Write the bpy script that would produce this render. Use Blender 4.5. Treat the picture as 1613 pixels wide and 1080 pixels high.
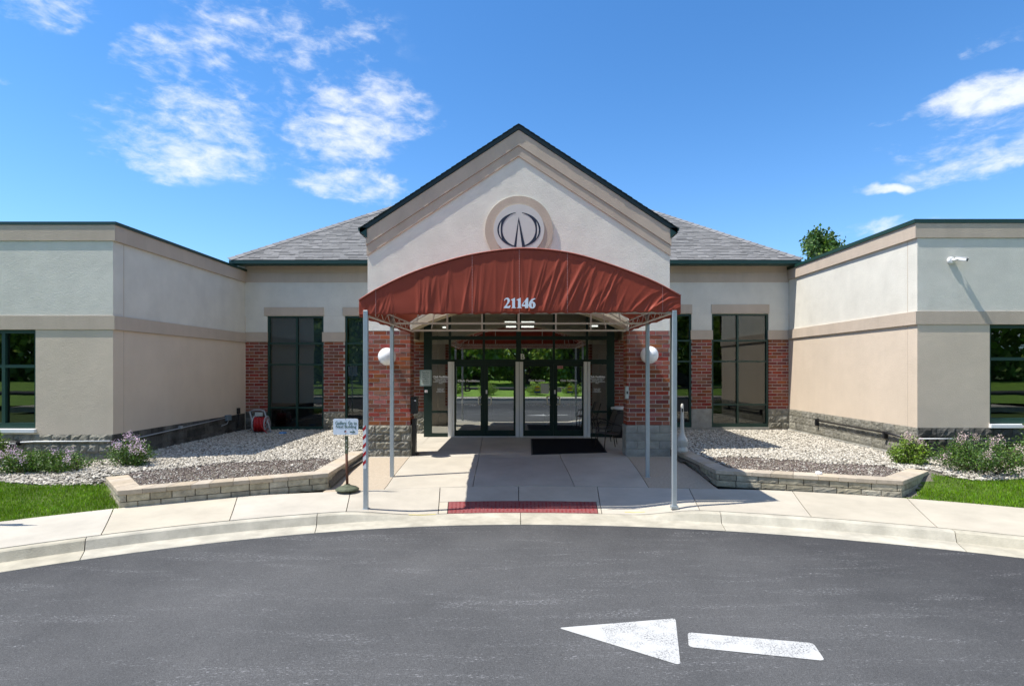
import bpy, bmesh, math, random
import numpy as np
from mathutils import Vector, Matrix, noise as mnoise
R = math.radians
rnd = random.Random(7)
S = bpy.context.scene
for o in list(bpy.data.objects): bpy.data.objects.remove(o)
# ------------------------------------------------------------------ camera
EYE = 2.05; F = 860.0; CX = 817.0; HY = 581.0
cam = bpy.data.cameras.new('camera'); camo = bpy.data.objects.new('camera', cam)
S.collection.objects.link(camo); S.camera = camo
camo.location = (0, 0, EYE); camo.rotation_euler = (R(90), 0, 0)
cam.sensor_width = 36; cam.lens = 36*F/1613.0
cam.shift_x = -(CX-806.5)/1613; cam.shift_y = (HY-540)/1613
cam.clip_end = 3000
# ------------------------------------------------------------------ light
SUN = Vector((.52, .11, -1)).normalized()
EL = math.asin(-SUN.z); AZ = math.atan2(-SUN.x, -SUN.y)
sl = bpy.data.lights.new('sun', 'SUN'); sl.energy = 4.5; sl.angle = R(.5); sl.color = (1, .95, .87)
so = bpy.data.objects.new('sun', sl); S.collection.objects.link(so)
so.rotation_euler = SUN.to_track_quat('-Z', 'Y').to_euler()
W = bpy.data.worlds.new('World'); S.world = W; W.use_nodes = True
S.view_settings.view_transform = 'Standard'; S.view_settings.look = 'None'
S.view_settings.gamma = 1; S.view_settings.use_curve_mapping = False
S.view_settings.exposure = 0.66
SKY_STRENGTH = 0.092

class NG:
    """tiny node graph helper"""
    def __init__(s, nt): s.nt = nt; s.N = nt.nodes; s.L = nt.links
    def n(s, t, **kw):
        x = s.N.new(t)
        for k, v in kw.items():
            if k.startswith('i_'):
                key = k[2:]; key = int(key) if key.isdigit() else key.replace('_', ' ')
                s.set(x, key, v)
            else: setattr(x, k, v)
        return x
    def set(s, x, key, v):
        inp = x.inputs[key]
        if isinstance(v, bpy.types.NodeSocket): s.L.new(v, inp)
        else: inp.default_value = v
    def m(s, op, a, b=None, c=None, clamp=False):
        x = s.n('ShaderNodeMath', operation=op); x.use_clamp = clamp
        s.set(x, 0, a)
        if b is not None: s.set(x, 1, b)
        if c is not None: s.set(x, 2, c)
        return x.outputs[0]
    def vm(s, op, a, b=None):
        x = s.n('ShaderNodeVectorMath', operation=op); s.set(x, 0, a)
        if b is not None: s.set(x, 1, b)
        return x
    def noise(s, vec, scale, detail=3, rough=.55, dist=0):
        x = s.n('ShaderNodeTexNoise'); s.set(x, 'Vector', vec); x.inputs['Scale'].default_value = scale
        x.inputs['Detail'].default_value = detail; x.inputs['Roughness'].default_value = rough
        x.inputs['Distortion'].default_value = dist
        return x.outputs[0]
    def ramp(s, fac, stops, interp='LINEAR'):
        x = s.n('ShaderNodeValToRGB'); s.set(x, 0, fac); cr = x.color_ramp; cr.interpolation = interp
        while len(cr.elements) < len(stops): cr.elements.new(.5)
        for e, (p, c) in zip(cr.elements, stops):
            e.position = p; e.color = (c, c, c, 1) if isinstance(c, (int, float)) else tuple(c)+(1,)
        return x.outputs[0]
    def mix(s, fac, a, b, bt='MIX'):
        x = s.n('ShaderNodeMix', data_type='RGBA', blend_type=bt)
        s.set(x, 0, fac)
        for k, v in ((6, a), (7, b)):
            if isinstance(v, (tuple, list)) and len(v) == 3: v = tuple(v)+(1,)
            s.set(x, k, v)
        return x.outputs[2]
    def smooth(s, v, a, b):
        x = s.n('ShaderNodeMapRange', interpolation_type='SMOOTHSTEP'); s.set(x, 0, v)
        x.inputs[1].default_value = a; x.inputs[2].default_value = b
        x.inputs[3].default_value = 0; x.inputs[4].default_value = 1
        return x.outputs[0]

def build_world():
    g = NG(W.node_tree)
    for x in list(g.N): g.N.remove(x)
    sky = g.n('ShaderNodeTexSky', sky_type='NISHITA'); sky.sun_disc = False
    sky.sun_elevation = EL; sky.sun_rotation = AZ
    sky.air_density = 1.0; sky.dust_density = .12; sky.ozone_density = 2.5; sky.altitude = 200
    tc = g.n('ShaderNodeTexCoord')
    d = tc.outputs['Generated']
    sep = g.n('ShaderNodeSeparateXYZ'); g.set(sep, 0, d)
    x, y, z = sep.outputs
    yy = g.m('MAXIMUM', y, .02); u = g.m('DIVIDE', x, yy); v = g.m('DIVIDE', z, yy)
    front = g.smooth(y, .05, .2)
    zz = g.m('MAXIMUM', g.m('ADD', z, .10), .04)
    cp = g.n('ShaderNodeCombineXYZ'); g.set(cp, 0, g.m('DIVIDE', x, zz)); g.set(cp, 1, g.m('DIVIDE', y, zz))
    cpv = cp.outputs[0]
    # cloud layer coordinates lie on a horizontal sheet of cloud
    mp = g.n('ShaderNodeMapping'); g.set(mp, 0, d); mp.inputs['Rotation'].default_value = (0, R(14), 0)
    mp.inputs['Scale'].default_value = (1.0, 1.0, 1.75)
    n1 = g.noise(mp.outputs[0], 7.5, 9, .62, .35)
    mp2 = g.n('ShaderNodeMapping'); g.set(mp2, 0, d); mp2.inputs['Rotation'].default_value = (0, R(-20), 0)
    mp2.inputs['Scale'].default_value = (1.0, 1.0, 2.3)
    n2 = g.noise(mp2.outputs[0], 24, 6, .62, .3)
    # where the banks of cloud stand (direction given as x/y, z/y)
    blobs = [  # px, py, half width, half height, rotation deg, amount
        (290, 210, 165, 68, 10, .95), (400, 190, 60, 50, 0, .55), (555, 190, 130, 80, -15, .9), (245, 95, 75, 42, 30, .85),
        (365, 120, 50, 30, 20, .6), (60, 8, 120, 40, 10, .8), (430, 20, 190, 55, 10, .6), (550, 290, 120, 30, 12, .75),
        (420, 120, 230, 110, 0, .36), (660, 200, 60, 22, -15, .45), (5, 130, 25, 10, 0, .6),
        (1590, 142, 165, 36, -10, 1.7), (1600, 238, 190, 30, -14, 1.0), (1392, 294, 34, 9, 0, 1.3), (1560, 58, 80, 30, -15, .5),
        (1380, 370, 150, 35, -5, .55), (1400, 190, 50, 8, -6, .5), (1560, 200, 170, 60, -10, .5)]
    tot = None
    wob = g.n('ShaderNodeTexNoise', noise_dimensions='3D'); g.set(wob, 'Vector', d); wob.inputs['Scale'].default_value = 9; wob.inputs['Detail'].default_value = 4
    ws = g.n('ShaderNodeSeparateColor'); g.set(ws, 0, wob.outputs['Color'])
    u2 = g.m('ADD', u, g.m('MULTIPLY', g.m('SUBTRACT', ws.outputs[0], .5), .16))
    v2 = g.m('ADD', v, g.m('MULTIPLY', g.m('SUBTRACT', ws.outputs[1], .5), .10))
    for (px, py, a, b, rot, amt) in blobs:
        u0 = (px-CX)/F; v0 = (HY-py)/F; c, s_ = math.cos(R(-rot)), math.sin(R(-rot))
        du = g.m('SUBTRACT', u2, u0); dv = g.m('SUBTRACT', v2, v0)
        p = g.m('ADD', g.m('MULTIPLY', du, c*F/a), g.m('MULTIPLY', dv, s_*F/a))
        q = g.m('SUBTRACT', g.m('MULTIPLY', dv, c*F/b), g.m('MULTIPLY', du, s_*F/b))
        r2 = g.m('ADD', g.m('MULTIPLY', p, p), g.m('MULTIPLY', q, q))
        w = g.m('MULTIPLY', g.smooth(r2, 1.5, 0.0), amt)
        tot = w if tot is None else g.m('MAXIMUM', tot, w)
    tot = g.m('MULTIPLY', tot, front)
    back = g.m('MULTIPLY', g.smooth(g.noise(cpv, .55, 2), .38, .62), g.m('MULTIPLY', g.m('SUBTRACT', 1, front), 1.0))  # unseen cloud behind the camera, thickened to fill the facades with white light
    cov = g.m('MAXIMUM', tot, back)
    tex = g.m('ADD', g.m('MULTIPLY', n1, .55), g.m('MULTIPLY', n2, .45))
    den = g.m('SUBTRACT', g.m('ADD', g.m('MULTIPLY', tex, 1.45), g.m('MULTIPLY', cov, .26)), .80)
    dens = g.m('MULTIPLY', g.smooth(den, -.03, .40), g.smooth(cov, 0, .3))
    # thin veil near horizon
    dens = g.m('MULTIPLY', dens, .86, clamp=True)
    tint = g.mix(1, sky.outputs[0], (.84, 1.23, 1.54), 'MULTIPLY')
    hs = g.n('ShaderNodeHueSaturation'); g.set(hs, 'Color', tint); hs.inputs['Saturation'].default_value = 1.06
    lw = g.m('POWER', g.m('SUBTRACT', 1, g.m('MAXIMUM', z, 0), clamp=True), 6)
    col = g.mix(g.m('MULTIPLY', lw, .6), hs.outputs[0], (4.5, 6.0, 8.1))
    out = g.mix(dens, col, (7.6, 7.8, 8.1))
    bg = g.n('ShaderNodeBackground'); g.set(bg, 0, out); bg.inputs[1].default_value = SKY_STRENGTH
    wo = g.n('ShaderNodeOutputWorld'); g.L.new(bg.outputs[0], wo.inputs[0])
build_world()

# ------------------------------------------------------------------ helpers
COL = S.collection
def PX(px, D): return (px-CX)*D/F
def PZ(py, D): return EYE-(py-HY)*D/F
def G(px, py, z=0):
    D = (EYE-z)*F/(py-HY); return Vector((PX(px, D), D, z))
ORG = {}
def worg(p): return ORG.get(p.name, Vector((0, 0, 0))) if p is not None else Vector((0, 0, 0))
def tag(o, label=None, cat=None, group=None, kind=None):
    if label: o['label'] = label
    if cat: o['category'] = cat
    if group: o['group'] = group
    if kind: o['kind'] = kind
    return o
def empty(name, loc, label=None, cat=None, group=None, rz=0):
    o = bpy.data.objects.new(name, None); COL.objects.link(o); o.location = loc; o.rotation_euler = (0, 0, rz)
    o.empty_display_size = .2
    ORG[o.name] = Vector(loc)
    return tag(o, label, cat, group)
class MB:
    def __init__(s): s.v = []; s.f = []
    def add(s, vs, fs):
        b = len(s.v); s.v += [tuple(p) for p in vs]; s.f += [tuple(b+i for i in f) for f in fs]; return s
    def box(s, x0, x1, y0, y1, z0, z1):
        if x0 > x1: x0, x1 = x1, x0
        return s.add([(x0,y0,z0),(x1,y0,z0),(x1,y1,z0),(x0,y1,z0),(x0,y0,z1),(x1,y0,z1),(x1,y1,z1),(x0,y1,z1)],
              [(0,3,2,1),(4,5,6,7),(0,1,5,4),(1,2,6,5),(2,3,7,6),(3,0,4,7)])
    def beam(s, a, b, w, h=None, up=(0,0,1)):
        h = h or w; a = Vector(a); b = Vector(b); d = (b-a).normalized(); up = Vector(up)
        if abs(d.dot(up)) > .98: up = Vector((0,1,0))
        x = d.cross(up).normalized()*w/2; z = d.cross(x).normalized()*h/2
        return s.add([a-x-z, a+x-z, a+x+z, a-x+z, b-x-z, b+x-z, b+x+z, b-x+z],
              [(0,1,2,3),(7,6,5,4),(4,5,1,0),(5,6,2,1),(6,7,3,2),(7,4,0,3)])
    def tube(s, pts, r, n=8, caps=True):
        pts = [Vector(p) for p in pts]; rs = r if isinstance(r, (list, tuple)) else [r]*len(pts)
        rings = []; ref = None
        for i, p in enumerate(pts):
            d = (pts[min(i+1, len(pts)-1)]-pts[max(i-1, 0)]).normalized()
            if ref is None:
                ref = d.orthogonal().normalized()
            ref = (ref-d*ref.dot(d)).normalized(); q = d.cross(ref)
            b = len(s.v)
            for k in range(n):
                a = 2*math.pi*k/n; s.v.append(tuple(p+(ref*math.cos(a)+q*math.sin(a))*rs[i]))
            rings.append(b)
        for a, b in zip(rings, rings[1:]):
            for k in range(n): s.f.append((a+k, a+(k+1)%n, b+(k+1)%n, b+k))
        if caps:
            s.f.append(tuple(rings[0]+k for k in reversed(range(n)))); s.f.append(tuple(rings[-1]+k for k in range(n)))
        return s
    def lathe(s, prof, c=(0,0,0), n=24, sy=1):
        b0 = len(s.v)
        for r, z in prof:
            for k in range(n):
                a = 2*math.pi*k/n; s.v.append((c[0]+r*math.cos(a), c[1]+r*sy*math.sin(a), c[2]+z))
        for i in range(len(prof)-1):
            for k in range(n):
                a = b0+i*n; s.f.append((a+k, a+(k+1)%n, a+n+(k+1)%n, a+n+k))
        s.f.append(tuple(b0+k for k in reversed(range(n)))); e = b0+(len(prof)-1)*n; s.f.append(tuple(e+k for k in range(n)))
        return s
    def prism(s, poly, z0, z1):
        """poly: list of (x,y) counterclockwise"""
        n = len(poly); b = len(s.v)
        s.v += [(x, y, z0) for x, y in poly]+[(x, y, z1) for x, y in poly]
        s.f.append(tuple(b+i for i in reversed(range(n)))); s.f.append(tuple(b+n+i for i in range(n)))
        for i in range(n): s.f.append((b+i, b+(i+1)%n, b+n+(i+1)%n, b+n+i))
        return s
    def xz(s, poly, y0, y1):
        """poly of (x,z), extruded from y0 (front) to y1"""
        n = len(poly); b = len(s.v)
        s.v += [(x, y0, z) for x, z in poly]+[(x, y1, z) for x, z in poly]
        s.f.append(tuple(b+i for i in range(n))); s.f.append(tuple(b+n+i for i in reversed(range(n))))
        for i in range(n): s.f.append((b+i, b+n+i, b+n+(i+1)%n, b+(i+1)%n))
        return s
    def build(s, name, m, parent=None, smooth=False, label=None, bevel=0, fix=False, kind=None):
        me = bpy.data.meshes.new(name); o0 = worg(parent)
        me.from_pydata([(p[0]-o0.x, p[1]-o0.y, p[2]-o0.z) for p in s.v], [], s.f)
        if bevel or fix:
            bm = bmesh.new(); bm.from_mesh(me)
            if fix: bmesh.ops.recalc_face_normals(bm, faces=bm.faces)
            if bevel: bmesh.ops.bevel(bm, geom=list(bm.edges), offset=bevel, segments=1, affect='EDGES', clamp_overlap=True)
            bm.to_mesh(me); bm.free()
        if smooth: me.polygons.foreach_set('use_smooth', [True]*len(me.polygons))
        for mm in (m if isinstance(m, list) else [m]): me.materials.append(mm)
        o = bpy.data.objects.new(name, me); COL.objects.link(o)
        if parent is not None: o.parent = parent; ORG[o.name] = o0
        if label: o['label'] = label
        if kind: o['kind'] = kind
        return o
def link_mesh(name, me, parent, loc, rot=(0,0,0), scale=(1,1,1), label=None):
    o = bpy.data.objects.new(name, me); COL.objects.link(o)
    o.parent = parent; p = Vector(loc)-worg(parent); o.location = p; o.rotation_euler = rot; o.scale = scale
    if label: o['label'] = label
    return o
def copy_tree(o, parent=None):
    c = o.copy(); COL.objects.link(c)
    if parent is not None: c.parent = parent
    if o.name in ORG: ORG[c.name] = ORG[o.name]
    for ch in list(o.children): copy_tree(ch, c)
    return c
def text_mesh(txt, size, offset=0, extrude=.002, spacing=1, align='CENTER'):
    cu = bpy.data.curves.new('t', 'FONT'); cu.body = txt; cu.size = size; cu.align_x = align; cu.align_y = 'CENTER'
    cu.offset = offset; cu.extrude = extrude; cu.space_character = spacing; cu.resolution_u = 3
    o = bpy.data.objects.new('t', cu); me = bpy.data.meshes.new_from_object(o)
    bpy.data.objects.remove(o); bpy.data.curves.remove(cu); return me
def text_obj(name, txt, width, height, loc, mat_, parent, offset=0, extrude=.002, label=None):
    """text standing in the x/z plane facing the camera side (-y); width/height in metres of the whole block"""
    me = text_mesh(txt, .2, offset, extrude)
    co = np.array([v.co for v in me.vertices]); w = np.ptp(co[:,0]); h = np.ptp(co[:,1])
    cx = (co[:,0].max()+co[:,0].min())/2; cy = (co[:,1].max()+co[:,1].min())/2
    sx = width/w; sz = height/h
    for v in me.vertices: v.co = ((v.co.x-cx)*sx, -v.co.z, (v.co.y-cy)*sz)
    me.materials.clear(); me.materials.append(mat_); me.name = name
    return link_mesh(name, me, parent, loc, label=label)

# ------------------------------------------------------------------ materials
MATS = {}
def mat(name, color, rough=.6, metal=0, spec=.5, var=0, vscale=3, bump=0, bscale=60, rand=0, bump2=0, b2scale=8, trans=0, emit=None, stain=0, hue=0, coat=0):
    if name in MATS: return MATS[name]
    m = bpy.data.materials.new(name); m.use_nodes = True; g = NG(m.node_tree); MATS[name] = m
    bs = g.N['Principled BSDF']; pos = g.n('ShaderNodeNewGeometry')
    P = pos.outputs['Position']
    c = tuple(color)+(1,) if len(color) == 3 else color
    col = None
    rgb = g.n('ShaderNodeRGB'); rgb.outputs[0].default_value = c; col = rgb.outputs[0]
    if var:
        nz = g.noise(P, vscale, 5, .6)
        k = g.ramp(nz, [(.3, 1-var), (.7, 1+var*.6)]); col = g.mix(1, col, k, 'MULTIPLY')
    if stain:
        mp = g.n('ShaderNodeMapping'); g.set(mp, 0, P); mp.inputs['Scale'].default_value = (2.2, 2.2, .5)
        nz = g.noise(mp.outputs[0], 1.3, 6, .65)
        k = g.ramp(nz, [(.35, 1), (.75, 1-stain)]); col = g.mix(1, col, k, 'MULTIPLY')
    if rand:
        oi = g.n('ShaderNodeObjectInfo')
        r = g.m('FRACT', g.m('ADD', g.m('MULTIPLY', oi.outputs['Random'], 7.31), pos.outputs['Random Per Island']))
        hs = g.n('ShaderNodeHueSaturation'); g.set(hs, 'Color', col)
        g.set(hs, 'Value', g.m('ADD', g.m('MULTIPLY', r, 2*rand), 1-rand))
        r2 = g.m('FRACT', g.m('MULTIPLY', r, 13.7))
        if hue: g.set(hs, 'Hue', g.m('ADD', g.m('MULTIPLY', r2, 2*hue), .5-hue))
        g.set(hs, 'Saturation', g.m('ADD', g.m('MULTIPLY', g.m('FRACT', g.m('MULTIPLY', r, 5.3)), .3), .85))
        col = hs.outputs[0]
    g.set(bs, 'Base Color', col); bs.inputs['Roughness'].default_value = rough; bs.inputs['Metallic'].default_value = metal
    bs.inputs['Specular IOR Level'].default_value = spec
    if coat: bs.inputs['Coat Weight'].default_value = coat
    prev = None
    if bump:
        nz = g.noise(P, bscale, 4, .6); b = g.n('ShaderNodeBump'); b.inputs['Distance'].default_value = bump
        b.inputs['Strength'].default_value = 1; g.set(b, 'Height', nz); prev = b.outputs[0]
    if bump2:
        nz = g.noise(P, b2scale, 3, .5); b = g.n('ShaderNodeBump'); b.inputs['Distance'].default_value = bump2
        g.set(b, 'Height', nz)
        if prev: g.L.new(prev, b.inputs['Normal'])
        prev = b.outputs[0]
    if prev: g.L.new(prev, bs.inputs['Normal'])
    if emit: bs.inputs['Emission Color'].default_value = tuple(emit[0])+(1,); bs.inputs['Emission Strength'].default_value = emit[1]
    if trans:
        t = g.n('ShaderNodeBsdfTranslucent'); g.set(t, 0, col); mx = g.n('ShaderNodeMixShader'); mx.inputs[0].default_value = trans
        g.L.new(bs.outputs[0], mx.inputs[1]); g.L.new(t.outputs[0], mx.inputs[2]); g.L.new(mx.outputs[0], g.N['Material Output'].inputs[0])
    return m
def hexc(r, g_, b):
    f = lambda c: ((c/255+.055)/1.055)**2.4 if c > 10 else c/255/12.92
    return (f(r), f(g_), f(b))
def glass(name, refl=.2, tint=(.5,.55,.55), wob=.0):
    m = bpy.data.materials.new(name); m.use_nodes = True; g = NG(m.node_tree); g.N.remove(g.N['Principled BSDF'])
    lw = g.n('ShaderNodeLayerWeight'); lw.inputs[0].default_value = .35
    fac = g.m('ADD', g.m('MULTIPLY', lw.outputs['Facing'], .5), refl, clamp=True)
    t = g.n('ShaderNodeBsdfTransparent'); t.inputs[0].default_value = tint+(1,)
    gl = g.n('ShaderNodeBsdfGlossy'); gl.inputs['Roughness'].default_value = 0.0; gl.inputs['Color'].default_value = (.93,.97,.95,1)
    if wob:
        P = g.n('ShaderNodeNewGeometry').outputs['Position']
        b = g.n('ShaderNodeBump'); b.inputs['Distance'].default_value = wob; g.set(b, 'Height', g.noise(P, 1.5, 2)); g.L.new(b.outputs[0], gl.inputs['Normal'])
    mx = g.n('ShaderNodeMixShader'); g.L.new(fac, mx.inputs[0]); g.L.new(t.outputs[0], mx.inputs[1]); g.L.new(gl.outputs[0], mx.inputs[2])
    g.L.new(mx.outputs[0], g.N['Material Output'].inputs[0]); MATS[name] = m; return m

STUCCO_UP = mat('stucco_pale', (.70,.67,.585), .9, spec=.15, var=.08, vscale=1.7, bump=.008, bscale=55, bump2=.006, b2scale=4, stain=.04)
STUCCO_LO = mat('stucco_beige', (.66,.55,.43), .9, spec=.15, var=.06, vscale=1.1, bump=.008, bscale=55, bump2=.006, b2scale=4, stain=.04)
STUCCO_BAND = mat('stucco_taupe', (.55,.455,.36), .9, spec=.15, var=.06, vscale=1.3, bump=.008, bscale=50, stain=.12)
STUCCO_GAB = mat('stucco_light', (.80,.76,.66), .9, spec=.15, var=.08, vscale=1.7, bump=.008, bscale=55, bump2=.006, b2scale=4, stain=.04)
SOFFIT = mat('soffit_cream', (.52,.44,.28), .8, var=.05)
BRICK = mat('brick_red', (.27,.088,.058), .85, spec=.2, rand=.30, hue=.018, var=.18, vscale=25, bump=.008, bscale=55)
MORTAR = mat('mortar', (.52,.47,.41), .95, spec=.1, var=.12, vscale=20, bump=.004, bscale=150)
SPLIT = mat('split_block', (.30,.285,.235), .95, spec=.15, rand=.22, var=.35, vscale=9, bump=.035, bscale=26, bump2=.02, b2scale=80)
SPLITD = mat('split_block_dark', (.14,.135,.12), .95, spec=.15, rand=.3, var=.55, vscale=3.5, bump=.012, bscale=60, stain=.6)
SMOOTHB = mat('block_smooth', (.33,.32,.28), .9, spec=.2, rand=.12, var=.22, vscale=6, bump=.003, bscale=90)
GREEN = mat('green_metal', (.010,.045,.035), .4, spec=.5, var=.08)
GREENK = mat('green_frame', (.006,.024,.019), .45, spec=.4)
BLACKG = mat('dark_green_edge', (.006,.018,.017), .5)
CONC = mat('concrete_walk', (.47,.43,.355), .92, spec=.15, rand=.07, var=.13, vscale=1.2, bump=.003, bscale=220, stain=.08)
CONC_TAN = mat('concrete_tan', (.42,.35,.26), .92, spec=.15, rand=.05, var=.16, vscale=30, bump=.004, bscale=160)
CURB = mat('concrete_curb', (.47,.435,.345), .92, spec=.15, rand=.08, var=.20, vscale=3.5, bump=.008, bscale=60, stain=.25)
TACT = mat('tactile_red', (.22,.035,.035), .8, rand=.06, var=.1, vscale=6)
CAPST = mat('cap_stone', (.44,.375,.29), .9, spec=.2, rand=.12, var=.16, vscale=9, bump=.006, bscale=70)
WALLST = mat('wall_stone', (.40,.36,.27), .95, spec=.15, rand=.22, var=.34, vscale=8, bump=.008, bscale=40, bump2=.003, b2scale=90)
JOINT = mat('joint_dark', (.06,.055,.045), 1, spec=.05)
FABRIC = mat('awning_fabric', (.31,.050,.024), .6, spec=.3, var=.10, vscale=2.2, bump=.0015, bscale=300)
FABRIC_IN = mat('awning_fabric_inner', (.30,.06,.032), .8, trans=.05)
STITCH = mat('stitching', (.55,.30,.27), .8)
ALU = mat('aluminium_grey', (.42,.47,.50), .38, metal=.45, var=.1, vscale=4)
ALUW = mat('aluminium_pale', (.80,.80,.78), .4)
WHITE = mat('white_paint', (.78,.78,.77), .4)
GLOBE = mat('globe_white', (.88,.88,.88), .25, coat=.3)
BLACK = mat('black_plastic', (.012,.012,.014), .35)
MATBLK = mat('doormat_black', (.010,.011,.014), .95, spec=.1, var=.3, vscale=60, bump=.004, bscale=200)
RUBBER = mat('rubber_edge', (.05,.05,.045), .7)
MESHF = mat('chair_sling', (.085,.08,.075), .8, var=.1, vscale=60)
BRONZE = mat('chair_frame', (.035,.03,.026), .4, metal=.5)
GREYPL = mat('grey_plastic', (.36,.38,.39), .5)
REDHOSE = mat('red_hose', (.42,.012,.015), .4)
CREAMPL = mat('cream_plastic', (.50,.49,.44), .55, var=.06)
SIGNW = mat('sign_white', (.62,.70,.80), .4)
SIGNG = mat('sign_green', (.01,.08,.045), .5)
PLATE = mat('sign_plate', (.50,.56,.52), .45)
REDP = mat('red_tape', (.45,.012,.02), .5)
RUST = mat('rusty_green', (.10,.115,.07), .85, var=.5, vscale=18, bump=.003, bscale=70)
RUSTR = mat('rusty_red', (.11,.045,.025), .85, var=.5, vscale=25)
INTW = mat('interior_wall', (.06,.06,.058), .9)
INTD = mat('interior_dark', (.03,.03,.03), .9)
INTF = mat('interior_floor', (.05,.05,.05), .5)
BLIND = mat('roller_blind', (.13,.175,.20), .9, bump=.001, bscale=300)
DECAL = mat('decal_white', (.85,.86,.86), .5)
NAVY = mat('navy_logo', (.010,.014,.035), .5)
DISC = mat('logo_disc', (.60,.59,.55), .8, var=.04)
GLASS_W = glass('window_glass', .075, (.42,.50,.50), wob=.0004)
GLASS_X = glass('wing_window_glass', .035, (.30,.36,.37), wob=.0004)
GLASS_D = glass('door_glass', .43, (.58,.62,.61))
SHINGLE = mat('shingle_grey', (.215,.212,.21), .95, spec=.15, rand=.17, var=.14, vscale=50, bump=.004, bscale=180)
SHING_BASE = mat('shingle_deck', (.13,.13,.135), .95)  # darker grey roof deck under the shingles
LEAF = mat('leaf_green', (.075,.15,.025), .5, rand=.45, hue=.02, trans=.3)
LEAFY = mat('leaf_yellow_green', (.17,.27,.035), .5, rand=.4, hue=.02, trans=.3)
LEAFB = mat('leaf_bright', (.30,.42,.08), .6, rand=.45, hue=.02, trans=.5)
LEAFD = mat('leaf_dark', (.038,.085,.022), .5, rand=.45, hue=.02, trans=.25)
PETAL = mat('lilac_petal', (.74,.56,.70), .7, rand=.25, trans=.3)
PETALP = mat('pink_petal', (.68,.52,.50), .7, rand=.25, trans=.3)
BARK = mat('bark', (.09,.065,.045), .95, var=.3, vscale=12, bump=.01, bscale=30)
GRASSM = mat('grass_blades', (.15,.29,.010), .8, spec=.15, rand=.35, hue=.015, trans=.3, var=.35, vscale=1.7)
SOIL = mat('lawn_soil', (.07,.11,.012), 1, var=.4, vscale=6)
GRAVEL_BASE = mat('gravel_bed_ground', (.16,.14,.11), 1, var=.4, vscale=40, bump=.01, bscale=60)
LAMP = mat('interior_lamp', (1,1,1), .5, emit=((1,.98,.9), 2.0))

def road_material():
    m = bpy.data.materials.new('asphalt'); m.use_nodes = True; g = NG(m.node_tree); bs = g.N['Principled BSDF']
    P = g.n('ShaderNodeNewGeometry').outputs['Position']
    nz0 = g.noise(P, .6, 5, .6)
    base = g.ramp(nz0, [(.3, (.033,.034,.036)), (.7, (.048,.048,.050))]); pale_mid = g.ramp(nz0, [(.3, (.066,.067,.068)), (.7, (.096,.096,.096))])
    sp_ = g.n('ShaderNodeSeparateXYZ'); g.set(sp_, 0, P)   # an ellipse in mid drive is paler than the rim
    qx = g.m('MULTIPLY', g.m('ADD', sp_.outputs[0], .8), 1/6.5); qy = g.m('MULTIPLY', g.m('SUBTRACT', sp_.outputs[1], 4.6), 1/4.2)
    mid_f = g.m('SUBTRACT', 1, g.m('ADD', g.m('MULTIPLY', qx, qx), g.m('MULTIPLY', qy, qy)))
    mid_f = g.smooth(g.m('ADD', mid_f, g.m('MULTIPLY', g.m('SUBTRACT', g.noise(P, .9, 4, .6), .5), 1.2)), -.35, .85)
    base = g.mix(mid_f, base, pale_mid)
    fine = g.ramp(g.noise(P, 160, 3, .7), [(.35, .5), (.65, 1.55)]); base = g.mix(1, base, fine, 'MULTIPLY')
    # pale scuffs: streaks running along the drive
    mp = g.n('ShaderNodeMapping'); g.set(mp, 0, P); mp.inputs['Scale'].default_value = (.7, 5.0, 1); mp.inputs['Rotation'].default_value = (0,0,R(-3))
    st = g.smooth(g.noise(mp.outputs[0], 1.0, 7, .75, .5), .50, .64)
    mp3 = g.n('ShaderNodeMapping'); g.set(mp3, 0, P); mp3.inputs['Scale'].default_value = (1, 2.6, 1)
    sp = g.smooth(g.noise(mp3.outputs[0], 30, 4, .8), .52, .62)
    sp2 = g.smooth(g.noise(mp3.outputs[0], 30, 3, .7), .62, .70)
    f = g.m('ADD', g.m('MULTIPLY', st, g.m('MULTIPLY', sp, .62)), g.m('MULTIPLY', sp2, .42), clamp=True)
    col = g.mix(f, base, (.28, .28, .285))
    g.set(bs, 'Base Color', col); bs.inputs['Roughness'].default_value = .85; bs.inputs['Specular IOR Level'].default_value = .3
    b = g.n('ShaderNodeBump'); b.inputs['Distance'].default_value = .006; g.set(b, 'Height', g.noise(P, 110, 4, .75))
    b2 = g.n('ShaderNodeBump'); b2.inputs['Distance'].default_value = .01; g.set(b2, 'Height', g.noise(P, 2.5, 3, .5)); g.L.new(b.outputs[0], b2.inputs['Normal'])
    g.L.new(b2.outputs[0], bs.inputs['Normal']); return m
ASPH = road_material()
def paint_material():
    m = bpy.data.materials.new('road_paint'); m.use_nodes = True; g = NG(m.node_tree); bs = g.N['Principled BSDF']
    P = g.n('ShaderNodeNewGeometry').outputs['Position']
    w = g.smooth(g.noise(P, 60, 5, .8), .47, .60); w2 = g.m('ADD', g.m('MULTIPLY', g.smooth(g.noise(P, 3.5, 4, .65), .42, .60), .85), .12)
    g.set(bs, 'Base Color', g.mix(g.m('MULTIPLY', w, w2), (.50,.50,.48), (.10,.10,.105))); bs.inputs['Roughness'].default_value = .7
    b = g.n('ShaderNodeBump'); b.inputs['Distance'].default_value = .004; g.set(b, 'Height', g.noise(P, 110, 4, .75)); g.L.new(b.outputs[0], bs.inputs['Normal'])
    return m
PAINT = paint_material()
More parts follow.
